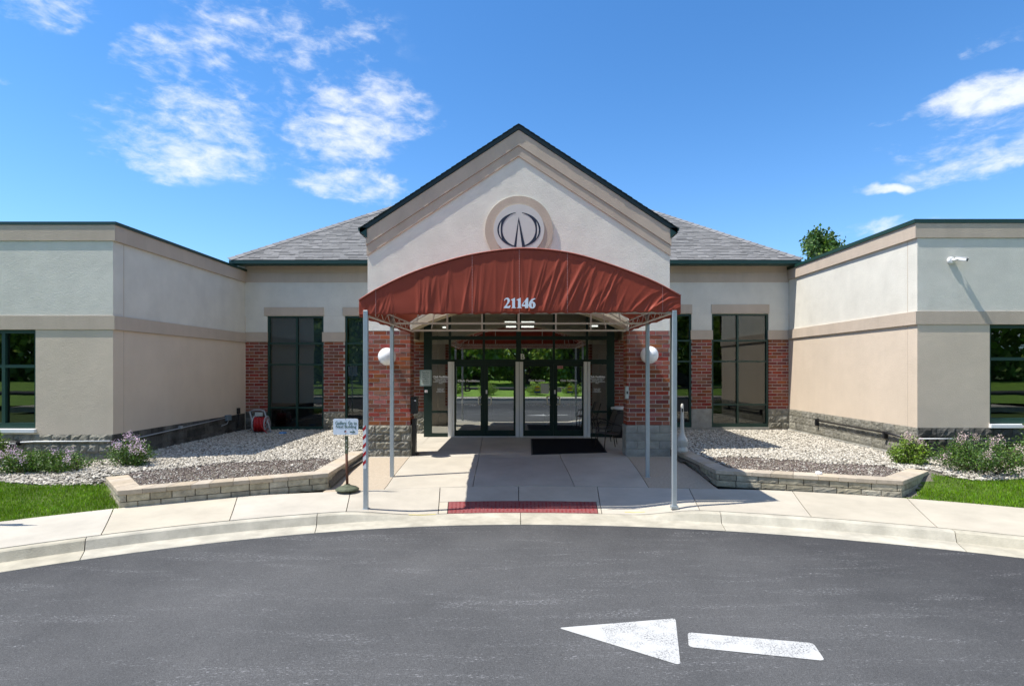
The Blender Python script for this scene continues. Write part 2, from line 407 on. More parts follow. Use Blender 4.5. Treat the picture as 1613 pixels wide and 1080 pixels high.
def stone_material():
    m = bpy.data.materials.new('gravel_stones'); m.use_nodes = True; g = NG(m.node_tree); bs = g.N['Principled BSDF']
    geo = g.n('ShaderNodeNewGeometry'); r = geo.outputs['Random Per Island']
    at = g.n('ShaderNodeAttribute', attribute_name='brown')
    white = g.ramp(r, [(0, (.13,.115,.09)), (.25, (.31,.28,.225)), (.6, (.44,.405,.34)), (1, (.62,.58,.50))])
    brown = g.ramp(r, [(0, (.07,.05,.042)), (.45, (.19,.14,.12)), (.78, (.30,.25,.215)), (.88, (.46,.43,.38)), (1, (.60,.57,.51))])
    g.set(bs, 'Base Color', g.mix(at.outputs['Fac'], white, brown)); bs.inputs['Roughness'].default_value = .8; return m
STONES = stone_material()

# ------------------------------------------------------------------ the drive, kerb and walks
ZR = -.34
RL, CYL, RR, CYR = 10.4, -2.01, 14.4, -6.01
AMAX = R(48)
def edge_pt(s, off):
    """s: signed arc length in metres from the centre (left negative); off: metres outward. Returns x, y"""
    sg = -1 if s < 0 else 1; Rr, cy = (RL, CYL) if s < 0 else (RR, CYR)
    a = abs(s)/Rr
    if a <= AMAX: return (sg*(Rr+off)*math.sin(a), cy+(Rr+off)*math.cos(a))
    ex = abs(s)-AMAX*Rr
    x = (Rr+off)*math.sin(AMAX)+ex*math.cos(AMAX); y = cy+(Rr+off)*math.cos(AMAX)-ex*math.sin(AMAX)
    return (sg*x, y)
def s_of(px, py, z):
    p = G(px, py, z); sg = -1 if p.x < 0 else 1; Rr, cy = (RL, CYL) if p.x < 0 else (RR, CYR)
    return sg*Rr*math.atan2(abs(p.x), p.y-cy)
def sm(t): t = max(0, min(1, t)); return t*t*(3-2*t)
def kerb_h(s):
    """height of the kerb above the gutter at arc length s"""
    if s < 0: return .015+.115*sm((-s-1.45)/1.3)
    return .015+.115*sm((s-1.75)/1.1)
def walk_w(s): return 2.0 if s < 0 else 2.0+.3*sm(s/7)
def walk_back_z(s): return -.15-.03*(1-sm((abs(s)-2.6)/1.6))
def walk_z(s, off):
    zc = ZR+kerb_h(s)+.012; w = walk_w(s); t = max(0, min(1, (off-.62)/(w-.62))); return zc+(walk_back_z(s)-zc)*t**2

SMIN, SMAX = -24, 26
ss = [SMIN+(SMAX-SMIN)*i/240 for i in range(241)]
g_ = empty('ground', (0,0,0)); COL.objects.unlink(g_); bpy.data.objects.remove(g_)
o = MB().add([(-900,-900,-.6),(900,-900,-.6),(900,900,-.6),(-900,900,-.6)], [(0,1,2,3)]).build('ground', SOIL, kind='structure')
# road
pts = [edge_pt(s, 0) for s in ss]
YB = -8.5
mb = MB(); n = len(pts)
for i in range(n):
    mb.v.append((pts[i][0], pts[i][1], ZR))
    mb.v.append((pts[i][0]*1.0, min(pts[i][1], YB), ZR))
for i in range(n-1):
    if pts[i][1] > YB or pts[i+1][1] > YB: mb.f.append((2*i+1, 2*i+3, 2*i+2, 2*i))
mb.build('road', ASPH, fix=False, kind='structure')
# kerb pieces
kj = [SMIN, s_of(-200, 960, ZR), s_of(124, 885.6, ZR), s_of(495, 843, ZR), 0.03, s_of(1144, 838, ZR), s_of(1526, 872, ZR), 9.6, 12.6, SMAX]
kerb = empty('kerb', (0,0,0)); kerb['kind'] = 'structure'
prof = [(0, 0, 0), (.02, .006, 0), (.36, .004, 0), (.39, .01, .0), (.425, .02, .45), (.455, .02, .92), (.48, .024, 1.0), (.52, .024, 1.0), (.605, .02, 1.0), (.605, -.25, 0), (0, -.25, 0)]
for a, b in zip(kj, kj[1:]):
    m_ = max(2, int((b-a)/.12)); mb = MB(); a2, b2 = a+.005, b-.005
    for i in range(m_+1):
        s = a2+(b2-a2)*i/m_; h = kerb_h(s)
        for off, dz, hf in prof:
            x, y = edge_pt(s, off); mb.v.append((x, y, ZR+dz+.004+max(0, h-.02)*hf))
    k = len(prof)
    for i in range(m_):
        for j in range(k): mb.f.append((i*k+j, i*k+(j+1)%k, (i+1)*k+(j+1)%k, (i+1)*k+j))
    mb.f.append(tuple(range(k))); mb.f.append(tuple(m_*k+j for j in reversed(range(k))))
    mb.build('kerb_stone', CURB, kerb, fix=True)
# sidewalk slabs along the kerb
side = empty('sidewalk', (0,0,0)); side['kind'] = 'structure'
MID0, MID1 = s_of(690, 808, -.3), s_of(948, 806, -.3)
def smid(p0, p1, z0=-.22, z1=-.15): return s_of(p0[0], p0[1], z1), s_of(p1[0], p1[1], z0)
lj = [SMIN, s_of(-150, 900, -.2), s_of(165, 830, -.19), s_of(365, 808, -.18), s_of(548, 790, -.17), MID0]
rj = [MID1, s_of(1096, 788, -.17), s_of(1266, 797, -.18), s_of(1458, 812, -.18), 9.3, 12.0, SMAX]
def slab(a, b, off0=.61, offw=None, m=CONC, name='concrete_slab'):
    m_ = max(2, int((b-a)/.15)); q = 8; mb = MB(); g0 = .006
    for i in range(m_+1):
        s = a+g0+(b-a-2*g0)*i/m_; w = (offw if offw else walk_w(s))
        for j in range(q+1):
            off = off0+(w-off0)*j/q; x, y = edge_pt(s, off)
            mb.v.append((x, y, walk_z(s, off)))
    k = q+1
    for i in range(m_):
        for j in range(q): mb.f.append((i*k+j, (i+1)*k+j, (i+1)*k+j+1, i*k+j+1))
    # skirts
    nv = len(mb.v); rim = [i*k for i in range(m_+1)]+[m_*k+j for j in range(1, k)]+[i*k+q for i in range(m_-1, -1, -1)]+[j for j in range(q-1, 0, -1)]
    for r in rim: x, y, z = mb.v[r]; mb.v.append((x, y, z-.1))
    for i in range(len(rim)): j = (i+1)%len(rim); mb.f.append((rim[i], nv+i, nv+j, rim[j]))
    return mb.build(name, m, side, fix=True)
for a, b in list(zip(lj, lj[1:]))+list(zip(rj, rj[1:])): slab(a, b)
slab(MID0, 0, off0=1.29); slab(0, MID1, off0=1.29)
slab(MID0, s_of(705, 806, -.31), off0=.625, offw=1.275); slab(s_of(942, 806, -.31), MID1, off0=.625, offw=1.275)
# detectable warning strip: one panel with truncated domes
tac = slab(s_of(705, 806, -.31), s_of(942, 806, -.31), off0=.625, offw=1.275, m=TACT, name='tactile_panel')
mb = MB(); s = s_of(705, 806, -.31)+.06
while s < s_of(942, 806, -.31)-.04:
    for j in range(10):
        off = .67+j*.062; x, y = edge_pt(s, off); z = walk_z(s, off)
        mb.add([(x-.017,y-.017,z-.002),(x+.017,y-.017,z-.002),(x+.017,y+.017,z-.002),(x-.017,y+.017,z-.002),(x-.010,y-.010,z+.007),(x+.010,y-.010,z+.007),(x+.010,y+.010,z+.007),(x-.010,y+.010,z+.007)],
               [(4,5,6,7),(0,1,5,4),(1,2,6,5),(2,3,7,6),(3,0,4,7)])
    s += .062
mb.build('tactile_dome', TACT, side, kind='stuff')
# dark joints' bed under slabs
mb = MB(); k = 0
for i, s in enumerate(ss):
    for off in (.58, 2.32): x, y = edge_pt(s, off); mb.v.append((x, y, (ZR-.06 if off < 1 else -.24)))
for i in range(len(ss)-1): mb.f.append((2*i, 2*i+2, 2*i+3, 2*i+1))
mb.build('sidewalk_bed', JOINT, side)

def wz(y): # walkway height from sidewalk back up to the porch
    return -.18 if y < 10.3 else (-.18+.08*(y-10.3)/.8 if y < 11.1 else (-.10+.10*min(1, (y-11.1)/1.8)))
walk = empty('walkway', (0, 12, 0)); walk['kind'] = 'structure'
def wslab(quads, m=CONC, nm='concrete_slab'):
    """polygon with straight sides given as left edge (x at y0, x at y1), right edge likewise"""
    (xa0, xa1, xb0, xb1, y0, y1) = quads; g0 = .006; q = 10; mb = MB()
    def yb(x): # front boundary follows the back of the sidewalk when y0 is None
        sgn = x; Rr, cy = (RL, CYL) if x < 0 else (RR, CYR); w = 2.0 if x < 0 else 2.0+.3*sm(Rr*math.asin(min(.9, x/Rr))/7)
        return cy+math.sqrt((Rr+w)**2-x*x)
    for j in range(q+1):
        t = j/q
        for i in range(9):
            u = i/8; xl = xa0+(xa1-xa0)*t+g0; xr = xb0+(xb1-xb0)*t-g0; x = xl+(xr-xl)*u
            ya = (yb(x) if y0 is None else y0)+g0; y = ya+(y1-g0-ya)*t
            mb.v.append((x, y, wz(y)))
    for j in range(q):
        for i in range(8): a = j*9+i; mb.f.append((a, a+1, a+10, a+9))
    nv = len(mb.v); rim = list(range(9))+[9*j+8 for j in range(1, q+1)]+[q*9+i for i in range(7, -1, -1)]+[9*j for j in range(q-1, 0, -1)]
    for r in rim: x, y, z = mb.v[r]; mb.v.append((x, y, z-.1))
    for i in range(len(rim)): j = (i+1)%len(rim); mb.f.append((rim[i], nv+i, nv+j, rim[j]))
    mb.build(nm, m, walk, fix=True)
for q in [(-2.5,-2.56,-.87,-.93,None,12.75), (-.87,-.93,1.06,.98,None,12.75), (1.06,.98,2.45,2.56,None,12.75)]: wslab(q)
for q in [(-2.56,-2.72,-.93,-1.09,12.75,16.6), (-.93,-1.09,.98,1.05,12.75,16.6), (.98,1.05,2.56,2.70,12.75,16.6)]: wslab(q)
wslab((-3.56,-3.66,-2.5,-2.56,None,12.75), CONC_TAN); wslab((2.45,2.56,3.72,3.66,None,12.75), CONC_TAN)
for q in [(-3.6,-3.6,-2.56,-2.72,12.75,17.4), (2.56,2.70,3.6,3.6,12.75,17.4)]: wslab(q, CONC)
MB().add([(-3.7,10.1,-.26),(3.8,10.1,-.26),(3.7,17.5,-.06),(-3.7,17.5,-.06)], [(0,1,2,3)]).build('walkway_bed', JOINT, walk)

# ------------------------------------------------------------------ painted arrow on the road
def flat_poly(pxs, z):
    out = []
    for k, p in enumerate(pxs):
        a = G(*pxs[k-1], z); b = G(*p, z); c = G(*pxs[(k+1) % len(pxs)], z)
        d1 = (a-b).normalized(); d2 = (c-b).normalized(); r = .035
        out += [b+d1*r, b+(d1+d2)*r*.32, b+d2*r]
    return out
arrow = empty('painted_arrow', G(1085, 1010, ZR), 'white painted arrow pointing left on the dark asphalt drive', 'road marking')
for nm, pl in (('arrow_head', [(879,988),(1064,973),(1072,1047)]), ('arrow_shaft', [(1083,995),(1281,1012),(1300,1040),(1085,1018)])):
    p = flat_poly(pl, ZR+.005); MB().add([tuple(q) for q in p], [tuple(reversed(range(len(p))))]).build(nm, PAINT, arrow, fix=True)

# ------------------------------------------------------------------ terrain of the beds
def yback(x):
    Rr, cy = (RL, CYL) if x < 0 else (RR, CYR); a = math.atan2(abs(x), 9) ; w = 2.0 if x < 0 else 2.3
    rr = Rr+w
    xm = rr*math.sin(AMAX)
    if abs(x) < xm: return cy+math.sqrt(rr*rr-x*x)
    return cy+rr*math.cos(AMAX)-(abs(x)-xm)*math.tan(AMAX)
def lawn_edge(x):  # the lawn's far boundary
    return 9.95+.12*math.sin(x*1.7) if x < 0 else 10.35+.10*math.sin(x*1.3)
def seg_d(x, y, a, b):
    dx, dy = b[0]-a[0], b[1]-a[1]; t = max(0, min(1, ((x-a[0])*dx+(y-a[1])*dy)/(dx*dx+dy*dy)))
    return math.hypot(x-a[0]-t*dx, y-a[1]-t*dy)
def terr(x, y):
    court = .10+.02*mnoise.noise(Vector((x*.6, y*.6, 0)))
    if inside_poly(x, y, courtL if x < 0 else courtR): return court
    yb = yback(x); sz = -.15+.16*sm((y-yb)/(11.7-yb)) if yb < 11.6 else .01
    if y < 9.6: return sz
    d = min(seg_d(x, y, (-7.25,9.75), (-8.69,11.72)) if x < 0 else seg_d(x, y, (7.65,10.35), (8.6,11.78)), 2)
    k = (1-sm(d/1.0))*sm((y-9.8)/.6); return court*k+sz*(1-k)
PLL = [(-3.64,12.85), (-3.54,10.12), (-6.34,8.66), (-7.35,9.75)]      # outer faces of the retaining walls
PLR = [(3.72,12.85), (3.78,10.42), (6.62,9.43), (7.75,10.35)]
def inside_poly(x, y, poly):
    c = False; n = len(poly)
    for i in range(n):
        x1, y1 = poly[i]; x2, y2 = poly[i-1]
        if (y1 > y) != (y2 > y) and x < (x2-x1)*(y-y1)/(y2-y1)+x1: c = not c
    return c
courtL = [(-3.64,12.85),(-3.58,10.2),(-6.32,8.78),(-7.25,9.75),(-7.6,10.2),(-8.69,11.72),(-8.69,17.4),(-3.64,17.4)]
courtR = [(3.7,12.85),(3.86,10.52),(6.60,9.55),(7.65,10.35),(8.0,10.8),(8.60,11.78),(8.60,17.4),(3.7,17.4)]
def region(x, y):
    if x < 0:
        if inside_poly(x, y, courtL): return 'g'
        if x > -6.0 : return None
        if y > 11.75 or y < yback(x)+.0: return None
        lx = -6.35-(y-8.7)*.9 if y < 9.75 else -6.0
        if x > lx: return None
        return 'l' if y < lawn_edge(x) and x < lx-.02 else 'g'
    if inside_poly(x, y, courtR): return 'g'
    if x < 6.0: return None
    if y > 11.8 or y < yback(x): return None
    lx = 6.75+(y-9.4)*1.15 if y < 10.35 else 6.0
    if x < lx: return None
    return 'l' if y < lawn_edge(x) and x > lx+.05 else 'g'
def terrain_mesh(kind, m, name):
    st = .1; mb = MB(); idx = {}
    def vid(i, j):
        if (i, j) not in idx:
            idx[(i, j)] = len(mb.v); x, y = i*st, j*st; mb.v.append((x, y, terr(x, y)-.012))
        return idx[(i, j)]
    for i in range(-190, 190):
        for j in range(-20, 175):
            x, y = (i+.5)*st, (j+.5)*st
            if abs(x) < 3.5: continue
            r = region(x, y)
            if r is None:
                # fill edge cells so no slit is left beside walls and walks
                r = next((q for q in (region(x+dx, y+dy) for dx, dy in ((st,0),(-st,0),(0,st),(0,-st))) if q), None)
            if r == kind: mb.f.append((vid(i,j), vid(i+1,j), vid(i+1,j+1), vid(i,j+1)))
    o = mb.build(name, m, kind='structure', smooth=True); return o
terrain_mesh('g', GRAVEL_BASE, 'gravel_bed'); terrain_mesh('l', SOIL, 'lawn_ground')

def soup(name, V, Fc, m, attrs=None, parent=None, kind='stuff', smooth=False):
    """V: (n, k, 3) vertices per item, Fc: (f, c) face template"""
    n, k, _ = V.shape; me = bpy.data.meshes.new(name); o0 = worg(parent)
    V = V-np.array(o0)[None, None, :]
    me.vertices.add(n*k); me.vertices.foreach_set('co', V.reshape(-1).astype(np.float32))
    Fc = np.array(Fc); f, c = Fc.shape
    idx = (Fc[None]+np.arange(n)[:, None, None]*k).reshape(-1)
    me.loops.add(n*f*c); me.loops.foreach_set('vertex_index', idx.astype(np.int32))
    me.polygons.add(n*f); me.polygons.foreach_set('loop_start', (np.arange(n*f)*c).astype(np.int32))
    me.polygons.foreach_set('loop_total', np.full(n*f, c, np.int32))
    if smooth: me.polygons.foreach_set('use_smooth', np.ones(n*f, bool))
    me.update(); me.validate()
    for nm, a in (attrs or {}).items():
        at = me.attributes.new(nm, 'FLOAT', 'POINT'); at.data.foreach_set('value', np.repeat(a, k).astype(np.float32))
    me.materials.append(m); o = bpy.data.objects.new(name, me); COL.objects.link(o)
    if parent is not None: o.parent = parent
    if kind: o['kind'] = kind
    return o
RNG = np.random.default_rng(5)
# stones: squashed, knocked-about icosahedra
t_ = (1+5**.5)/2
ICO = np.array([(-1,t_,0),(1,t_,0),(-1,-t_,0),(1,-t_,0),(0,-1,t_),(0,1,t_),(0,-1,-t_),(0,1,-t_),(t_,0,-1),(t_,0,1),(-t_,0,-1),(-t_,0,1)])/math.hypot(1, t_)
ICOF = [(0,11,5),(0,5,1),(0,1,7),(0,7,10),(0,10,11),(1,5,9),(5,11,4),(11,10,2),(10,7,6),(7,1,8),(3,9,4),(3,4,2),(3,2,6),(3,6,8),(3,8,9),(4,9,5),(2,4,11),(6,2,10),(8,6,7),(9,8,1)]
def rotm(n, tilt=.6):
    a = RNG.uniform(0, 2*np.pi, n); b = RNG.normal(0, tilt, n); c = RNG.normal(0, tilt, n)
    z = np.zeros(n); o1 = np.ones(n)
    def M(r): return np.array(r).transpose(2, 0, 1)
    Rz = M([[np.cos(a),-np.sin(a),z],[np.sin(a),np.cos(a),z],[z,z,o1]]); Rx = M([[o1,z,z],[z,np.cos(b),-np.sin(b)],[z,np.sin(b),np.cos(b)]])
    Ry = M([[np.cos(c),z,np.sin(c)],[z,o1,z],[-np.sin(c),z,np.cos(c)]])
    return Rz@Rx@Ry
def mulch_band(x, y):
    """distance behind the planter's front wall"""
    (ax, ay), (bx, by) = (PLL[1], PLL[2]) if x < 0 else (PLR[1], PLR[2])
    dx, dy = bx-ax, by-ay; L = math.hypot(dx, dy); t = ((x-ax)*dx+(y-ay)*dy)/L; d = abs((x-ax)*dy-(y-ay)*dx)/L
    nz = .35*mnoise.noise(Vector((x*1.3, y*1.3, 3)))
    w = (2.0 if x < 0 else 1.75)+nz
    if t < -.1 or t > L+.1: w -= 2*max(-t-.1, t-L-.1)
    return d < w and rnd.random() > .03
pts_ = []
while len(pts_) < 80000:
    x = rnd.choice((-1, 1))*rnd.uniform(3.6, 15.5); y = rnd.uniform(8.7, 17.4)
    if abs(x) > 8.8 and y > 11.8: continue
    if region(x, y) != 'g': continue
    if abs(x) > 12 and rnd.random() < .5: continue
    pts_.append((x, y))
# keep the top of the retaining walls free of stones
def wall_dist(x, y):
    best = 9
    for P_ in (PLL, PLR):
        for (a, b) in zip(P_, P_[1:]):
            dx, dy = b[0]-a[0], b[1]-a[1]; L2 = dx*dx+dy*dy; t = max(0, min(1, ((x-a[0])*dx+(y-a[1])*dy)/L2))
            best = min(best, math.hypot(x-a[0]-t*dx, y-a[1]-t*dy))
    return best
pts_ = [p for p in pts_ if wall_dist(*p) > .30]
n = len(pts_); brown = np.array([1.0 if mulch_band(*p) else 0.0 for p in pts_])
size = np.where(brown > .5, RNG.uniform(.007, .016, n), RNG.uniform(.013, .032, n))
base = np.array([(x, y, terr(x, y)) for x, y in pts_])
V = ICO[None]*(1+RNG.normal(0, .12, (n, 12, 1)))
V = V*np.stack([size*RNG.uniform(.9, 1.5, n), size*RNG.uniform(.7, 1.1, n), size*RNG.uniform(.4, .8, n)], 1)[:, None, :]
V = np.einsum('nij,nkj->nki', rotm(n, .35), V)+base[:, None, :]+np.stack([np.zeros(n), np.zeros(n), size*.15+RNG.uniform(0,.02,n)], 1)[:, None, :]
soup('gravel', V, ICOF, STONES, {'brown': brown})
# grass blades
gp = []
while len(gp) < 60000:
    if rnd.random() < .5: x = rnd.uniform(-10.8, -6.3)
    else: x = rnd.uniform(6.7, 11.5)
    y = rnd.uniform(6, 10.6)
    if region(x+rnd.gauss(0,.02), y+rnd.gauss(0,.02)) == 'l': gp.append((x, y))
n = len(gp); gb = np.array([(x, y, terr(x, y)-.01) for x, y in gp])
h = RNG.uniform(.03, .07, n)*(1+.3*np.sin(gb[:,0]*3)*np.sin(gb[:,1]*4)); a = RNG.uniform(0, 2*np.pi, n); w = RNG.uniform(.0025, .005, n)
dx, dy = np.cos(a), np.sin(a); lean = RNG.normal(0, .45, n); la = RNG.uniform(0, 2*np.pi, n)
V = np.zeros((n, 5, 3)); z0 = np.zeros(n)
ox, oy = lean*np.cos(la)*h, lean*np.sin(la)*h
V[:,0] = gb+np.stack([-dx*w,-dy*w,z0],1); V[:,1] = gb+np.stack([dx*w,dy*w,z0],1)
V[:,2] = gb+np.stack([dx*w*.8+ox*.4,dy*w*.8+oy*.4,h*.6],1); V[:,3] = gb+np.stack([-dx*w*.8+ox*.4,-dy*w*.8+oy*.4,h*.6],1)
V[:,4] = gb+np.stack([ox,oy,h*(1-.3*np.abs(lean))],1)
me_f = [(0,1,2),(0,2,3),(3,2,4)]
soup('lawn_grass', V, me_f, GRASSM)

# ------------------------------------------------------------------ masonry kits
BR_L, BR_H, BR_D = .300, .0935, .09
CRS = .1032
def brick_mesh(L, nm, D=BR_D, H=BR_H):
    mb = MB().box(-L/2, L/2, 0, D, 0, H); me = bpy.data.meshes.new(nm)
    me.from_pydata(mb.v, [], mb.f)
    bm = bmesh.new(); bm.from_mesh(me); bmesh.ops.bevel(bm, geom=[e for e in bm.edges], offset=.003, segments=1, affect='EDGES'); bm.to_mesh(me); bm.free()
    me.materials.append(BRICK); return me
BM = {}
def bmesh_for(L, D=BR_D):
    k = (round(L, 2), round(D, 2))
    if k not in BM: BM[k] = brick_mesh(k[0], 'brick', k[1])
    return BM[k]
def brick_face(parent, x0, x1, yf, z0, rows, off=0, proud=.012, depth=BR_D, crs=CRS):
    """running-bond bricks, front faces at yf"""
    W_ = x1-x0; P_ = BR_L+.011
    for r in range(rows):
        z = z0+r*crs+.0075; x = x0-((r % 2)*P_/2+off); 
        while x < x1-.02:
            a = max(x, x0)+.0075*(x > x0); b = min(x+P_, x1)-(.0075 if x+P_ < x1 else 0)
            if b-a > .035:
                L = b-a; me = bmesh_for(L, depth); k = L/round(L, 2)
                link_mesh('brick', me, parent, ((a+b)/2, yf+rnd.uniform(-.004, .004), z), scale=(k, 1, (crs-.0155)/BR_H))
            x += P_
def brick_side(parent, xf, sgn, y0, y1, z0, rows, off=0, crs=CRS):
    """bricks on a face whose normal is sgn*x"""
    P_ = BR_L+.011
    for r in range(rows):
        z = z0+r*crs+.0075; y = y0-((r % 2)*P_/2+off)
        while y < y1-.02:
            a = max(y, y0)+.0075*(y > y0); b = min(y+P_, y1)-(.0075 if y+P_ < y1 else 0)
            if b-a > .035:
                L = b-a; me = bmesh_for(L); k = L/round(L, 2)
                link_mesh('brick', me, parent, (xf, (a+b)/2, z), rot=(0, 0, R(90)*sgn), scale=(k, 1, (crs-.0155)/BR_H))
            y += P_
def rough_block_mesh(L, H, D, amp, seed, m, nx=7, nz=4):
    mb = MB(); r = random.Random(seed)
    for j in range(nz+1):
        for i in range(nx+1):
            e = (i in (0, nx)) or (j in (0, nz))
            mb.v.append((-L/2+L*i/nx+(0 if e else r.uniform(-.25, .25)*L/nx), (0 if e else -r.uniform(.15, 1)*amp), H*j/nz+(0 if e else r.uniform(-.2,.2)*H/nz)))
    for j in range(nz):
        for i in range(nx): a = j*(nx+1)+i; mb.f.append((a, a+1, a+nx+2, a+nx+1))
    b = len(mb.v); mb.v += [(-L/2, D, 0), (L/2, D, 0), (L/2, D, H), (-L/2, D, H)]
    top = [nz*(nx+1)+i for i in range(nx+1)]
    mb.f.append(tuple(top)+(b+2, b+3)); mb.f.append(tuple(reversed(range(nx+1)))+(b, b+1))
    mb.f.append(tuple(i*(nx+1) for i in reversed(range(nz+1)))+(b,b+3)) ; mb.f.append(tuple(i*(nx+1)+nx for i in range(nz+1))+(b+2,b+1))
    me = bpy.data.meshes.new('block'); me.from_pydata(mb.v, [], mb.f); me.materials.append(m)
    bm = bmesh.new(); bm.from_mesh(me); bmesh.ops.recalc_face_normals(bm, faces=bm.faces); bm.to_mesh(me); bm.free()
    return me
RB = {}
def rough(m, L, H, amp=.035, D=.08, var=3):
    k = (m.name, round(L, 2), round(H, 2), amp, rnd.randrange(var))
    if k not in RB: RB[k] = rough_block_mesh(k[1], k[2], D, amp, hash(k) % 999 if False else len(RB)*7+3, m)
    return RB[k]
def block_run(parent, p0, p1, z0, heights, m, Lb=.40, gap=.008, amp=.035, name='stone_block', mats=None, off=0, jitter=0):
    """courses of rough blocks from p0 to p1 (2d); the outer face lies to the right of the direction of travel"""
    p0 = Vector(p0); p1 = Vector(p1); d = p1-p0; T = d.length; d.normalize(); ang = math.atan2(d.y, d.x)
    z = z0
    for r, H in enumerate(heights):
        mm = mats[r] if mats else m
        x = -((r % 2)*Lb/2+off)
        while x < T-.02:
            Lc = Lb*(1+rnd.uniform(-jitter, jitter)); a = max(x, 0)+(gap/2 if x > 0 else 0); b = min(x+Lc, T)-(gap/2 if x+Lc < T else 0)
            if b-a > .04:
                L = b-a; am = amp[r] if isinstance(amp, (list, tuple)) else amp
                me = rough(mm, L, H-gap, am); c = p0+d*(a+b)/2
                link_mesh(name, me, parent, (c.x, c.y, z+gap/2), rot=(0, 0, ang), scale=(L/round(L, 2), 1, 1))
            x += Lc
        z += H

# ------------------------------------------------------------------ retaining walls of the beds
def planter(P_, label, flip, zt=.125):
    w = empty('retaining_wall', (P_[1][0], P_[1][1], -.15), label, 'garden wall', 'low block walls round the gravel beds')
    segs = list(zip(P_, P_[1:]))
    for k, (a, b) in enumerate(segs):
        A, B = (Vector(a), Vector(b)) if flip else (Vector(b), Vector(a))
        d = (B-A).normalized(); inn = Vector((-d.y, d.x))
        # backing core
        q = [A+inn*.06, B+inn*.06, B+inn*.24, A+inn*.24]
        MB().prism([(v.x, v.y) for v in q], -.3, zt-.075).build('core', JOINT, w)
        block_run(w, A+inn*.005, B+inn*.005, -.19, [.12, .12], WALLST, Lb=.36, gap=.013, amp=.008, jitter=.22, off=rnd.uniform(0,.2))
    # cap stones, mitred at the corners
    n = len(P_); outer = []; inner = []
    for i in range(n):
        p = Vector(P_[i]); ds = []
        if i > 0: ds.append((p-Vector(P_[i-1])).normalized())
        if i < n-1: ds.append((Vector(P_[i+1])-p).normalized())
        nn = [Vector((-d.y, d.x))*(1 if flip else -1) for d in ds]; m_ = sum(nn, Vector((0,0))).normalized(); sc = 1/max(.5, m_.dot(nn[0]))
        outer.append(p-m_*.02*sc); inner.append(p+m_*.31*sc)
    for i in range(n-1):
        L = (outer[i+1]-outer[i]).length; k = max(1, round(L/.32)); cuts = [0]+sorted((j+rnd.uniform(-.18,.18))/k for j in range(1, k))+[1]
        for t0, t1 in zip(cuts, cuts[1:]):
            g0 = .002/L
            q = [outer[i].lerp(outer[i+1], t0+g0), outer[i].lerp(outer[i+1], t1-g0), inner[i].lerp(inner[i+1], t1-g0), inner[i].lerp(inner[i+1], t0+g0)]
            if not flip: q.reverse()
            MB().prism([(v.x, v.y) for v in q], zt-.075+rnd.uniform(-.002,.002), zt+rnd.uniform(-.002,.002)).build('cap_stone', CAPST, w, bevel=.006, fix=True)
    return w
# left: travel from the house outwards has the outer face on ... choose so that outer faces look away from the bed
planter(PLL, 'low tan block wall with capping round the left gravel bed beside the sign', False)
planter(PLR, 'low tan block wall with capping round the right gravel bed below the ash urn', True)

# ------------------------------------------------------------------ entrance portico
DG = 12.9; DW = 17.37; DD = 16.5
POR = empty('entrance_portico', (0, DG, 0), 'gabled stucco entrance portico on two brick piers behind the red canopy', 'portico')
XO = 3.57; XI = 2.56; ZST = .72; ZBT = 2.95; PD = .45
def pier(sgn, pil_label):
    xa, xb = sorted((sgn*XO, sgn*XI))
    core = MB().box(xa+.008, xb-.008, DG+.008, DG+PD-.008, ZST, ZBT).build('brick_pier', MORTAR, POR, label=pil_label)
    ORG[core.name] = worg(POR)
    rows = 22; crs = (ZBT-ZST)/rows
    brick_face(core, xa, xb, DG, ZST, rows, off=.02 if sgn < 0 else .1, crs=crs)
    brick_side(core, sgn*XI, -sgn, DG+BR_D+.012, DG+PD, ZST, rows, off=.1, crs=crs)
    brick_side(core, sgn*XO, sgn, DG+BR_D+.012, DG+PD, ZST, rows, off=.1, crs=crs)
    m = SPLIT if sgn < 0 else SMOOTHB
    fb = MB().box(xa-.0, xb, DG-.0, DG+PD, -.1, ZST-.004).build('stone_base', MORTAR, POR)
    ORG[fb.name] = worg(POR)
    block_run(fb, (xa-.02, DG-.025), (xb+.02, DG-.025), -.02, [.185]*4, m, Lb=.52 if sgn > 0 else .41, amp=.034 if sgn < 0 else .010, off=.0)
    # inner and outer returns
    block_run(fb, (sgn*XI+(.025 if sgn < 0 else 0), DG+.0), (sgn*XI+(.025 if sgn < 0 else 0), DG+PD), -.02, [.185]*4, m, amp=.012) if sgn < 0 else \
    block_run(fb, (sgn*XI-.025, DG+PD), (sgn*XI-.025, DG), -.02, [.185]*4, m, amp=.008)
pier(-1, 'left brick pier with rough stone base'); pier(1, 'right brick pier with smoother stone base')
# gable front wall with arched opening
ZE = PZ(354, DG-.08)            # eave height
ZA = PZ(192, DG-.08)
slope = .655
gw = MB(); ARCH = []
za0 = ZBT+.02; ra = .64
for i in range(25):
    t = math.pi*i/24; ARCH.append((-XI*math.cos(t), za0+ra*(1-math.cos(t)**2)))
def zroof(x): return 7.68-.12-abs(x)*slope     # underside of roof at |x|
zr_ap = PZ(192, 12.75)
def zroof(x): return zr_ap-.14-abs(x)*slope
top = [(XO, zroof(XO)), (0, zroof(0)), (-XO, zroof(XO))]
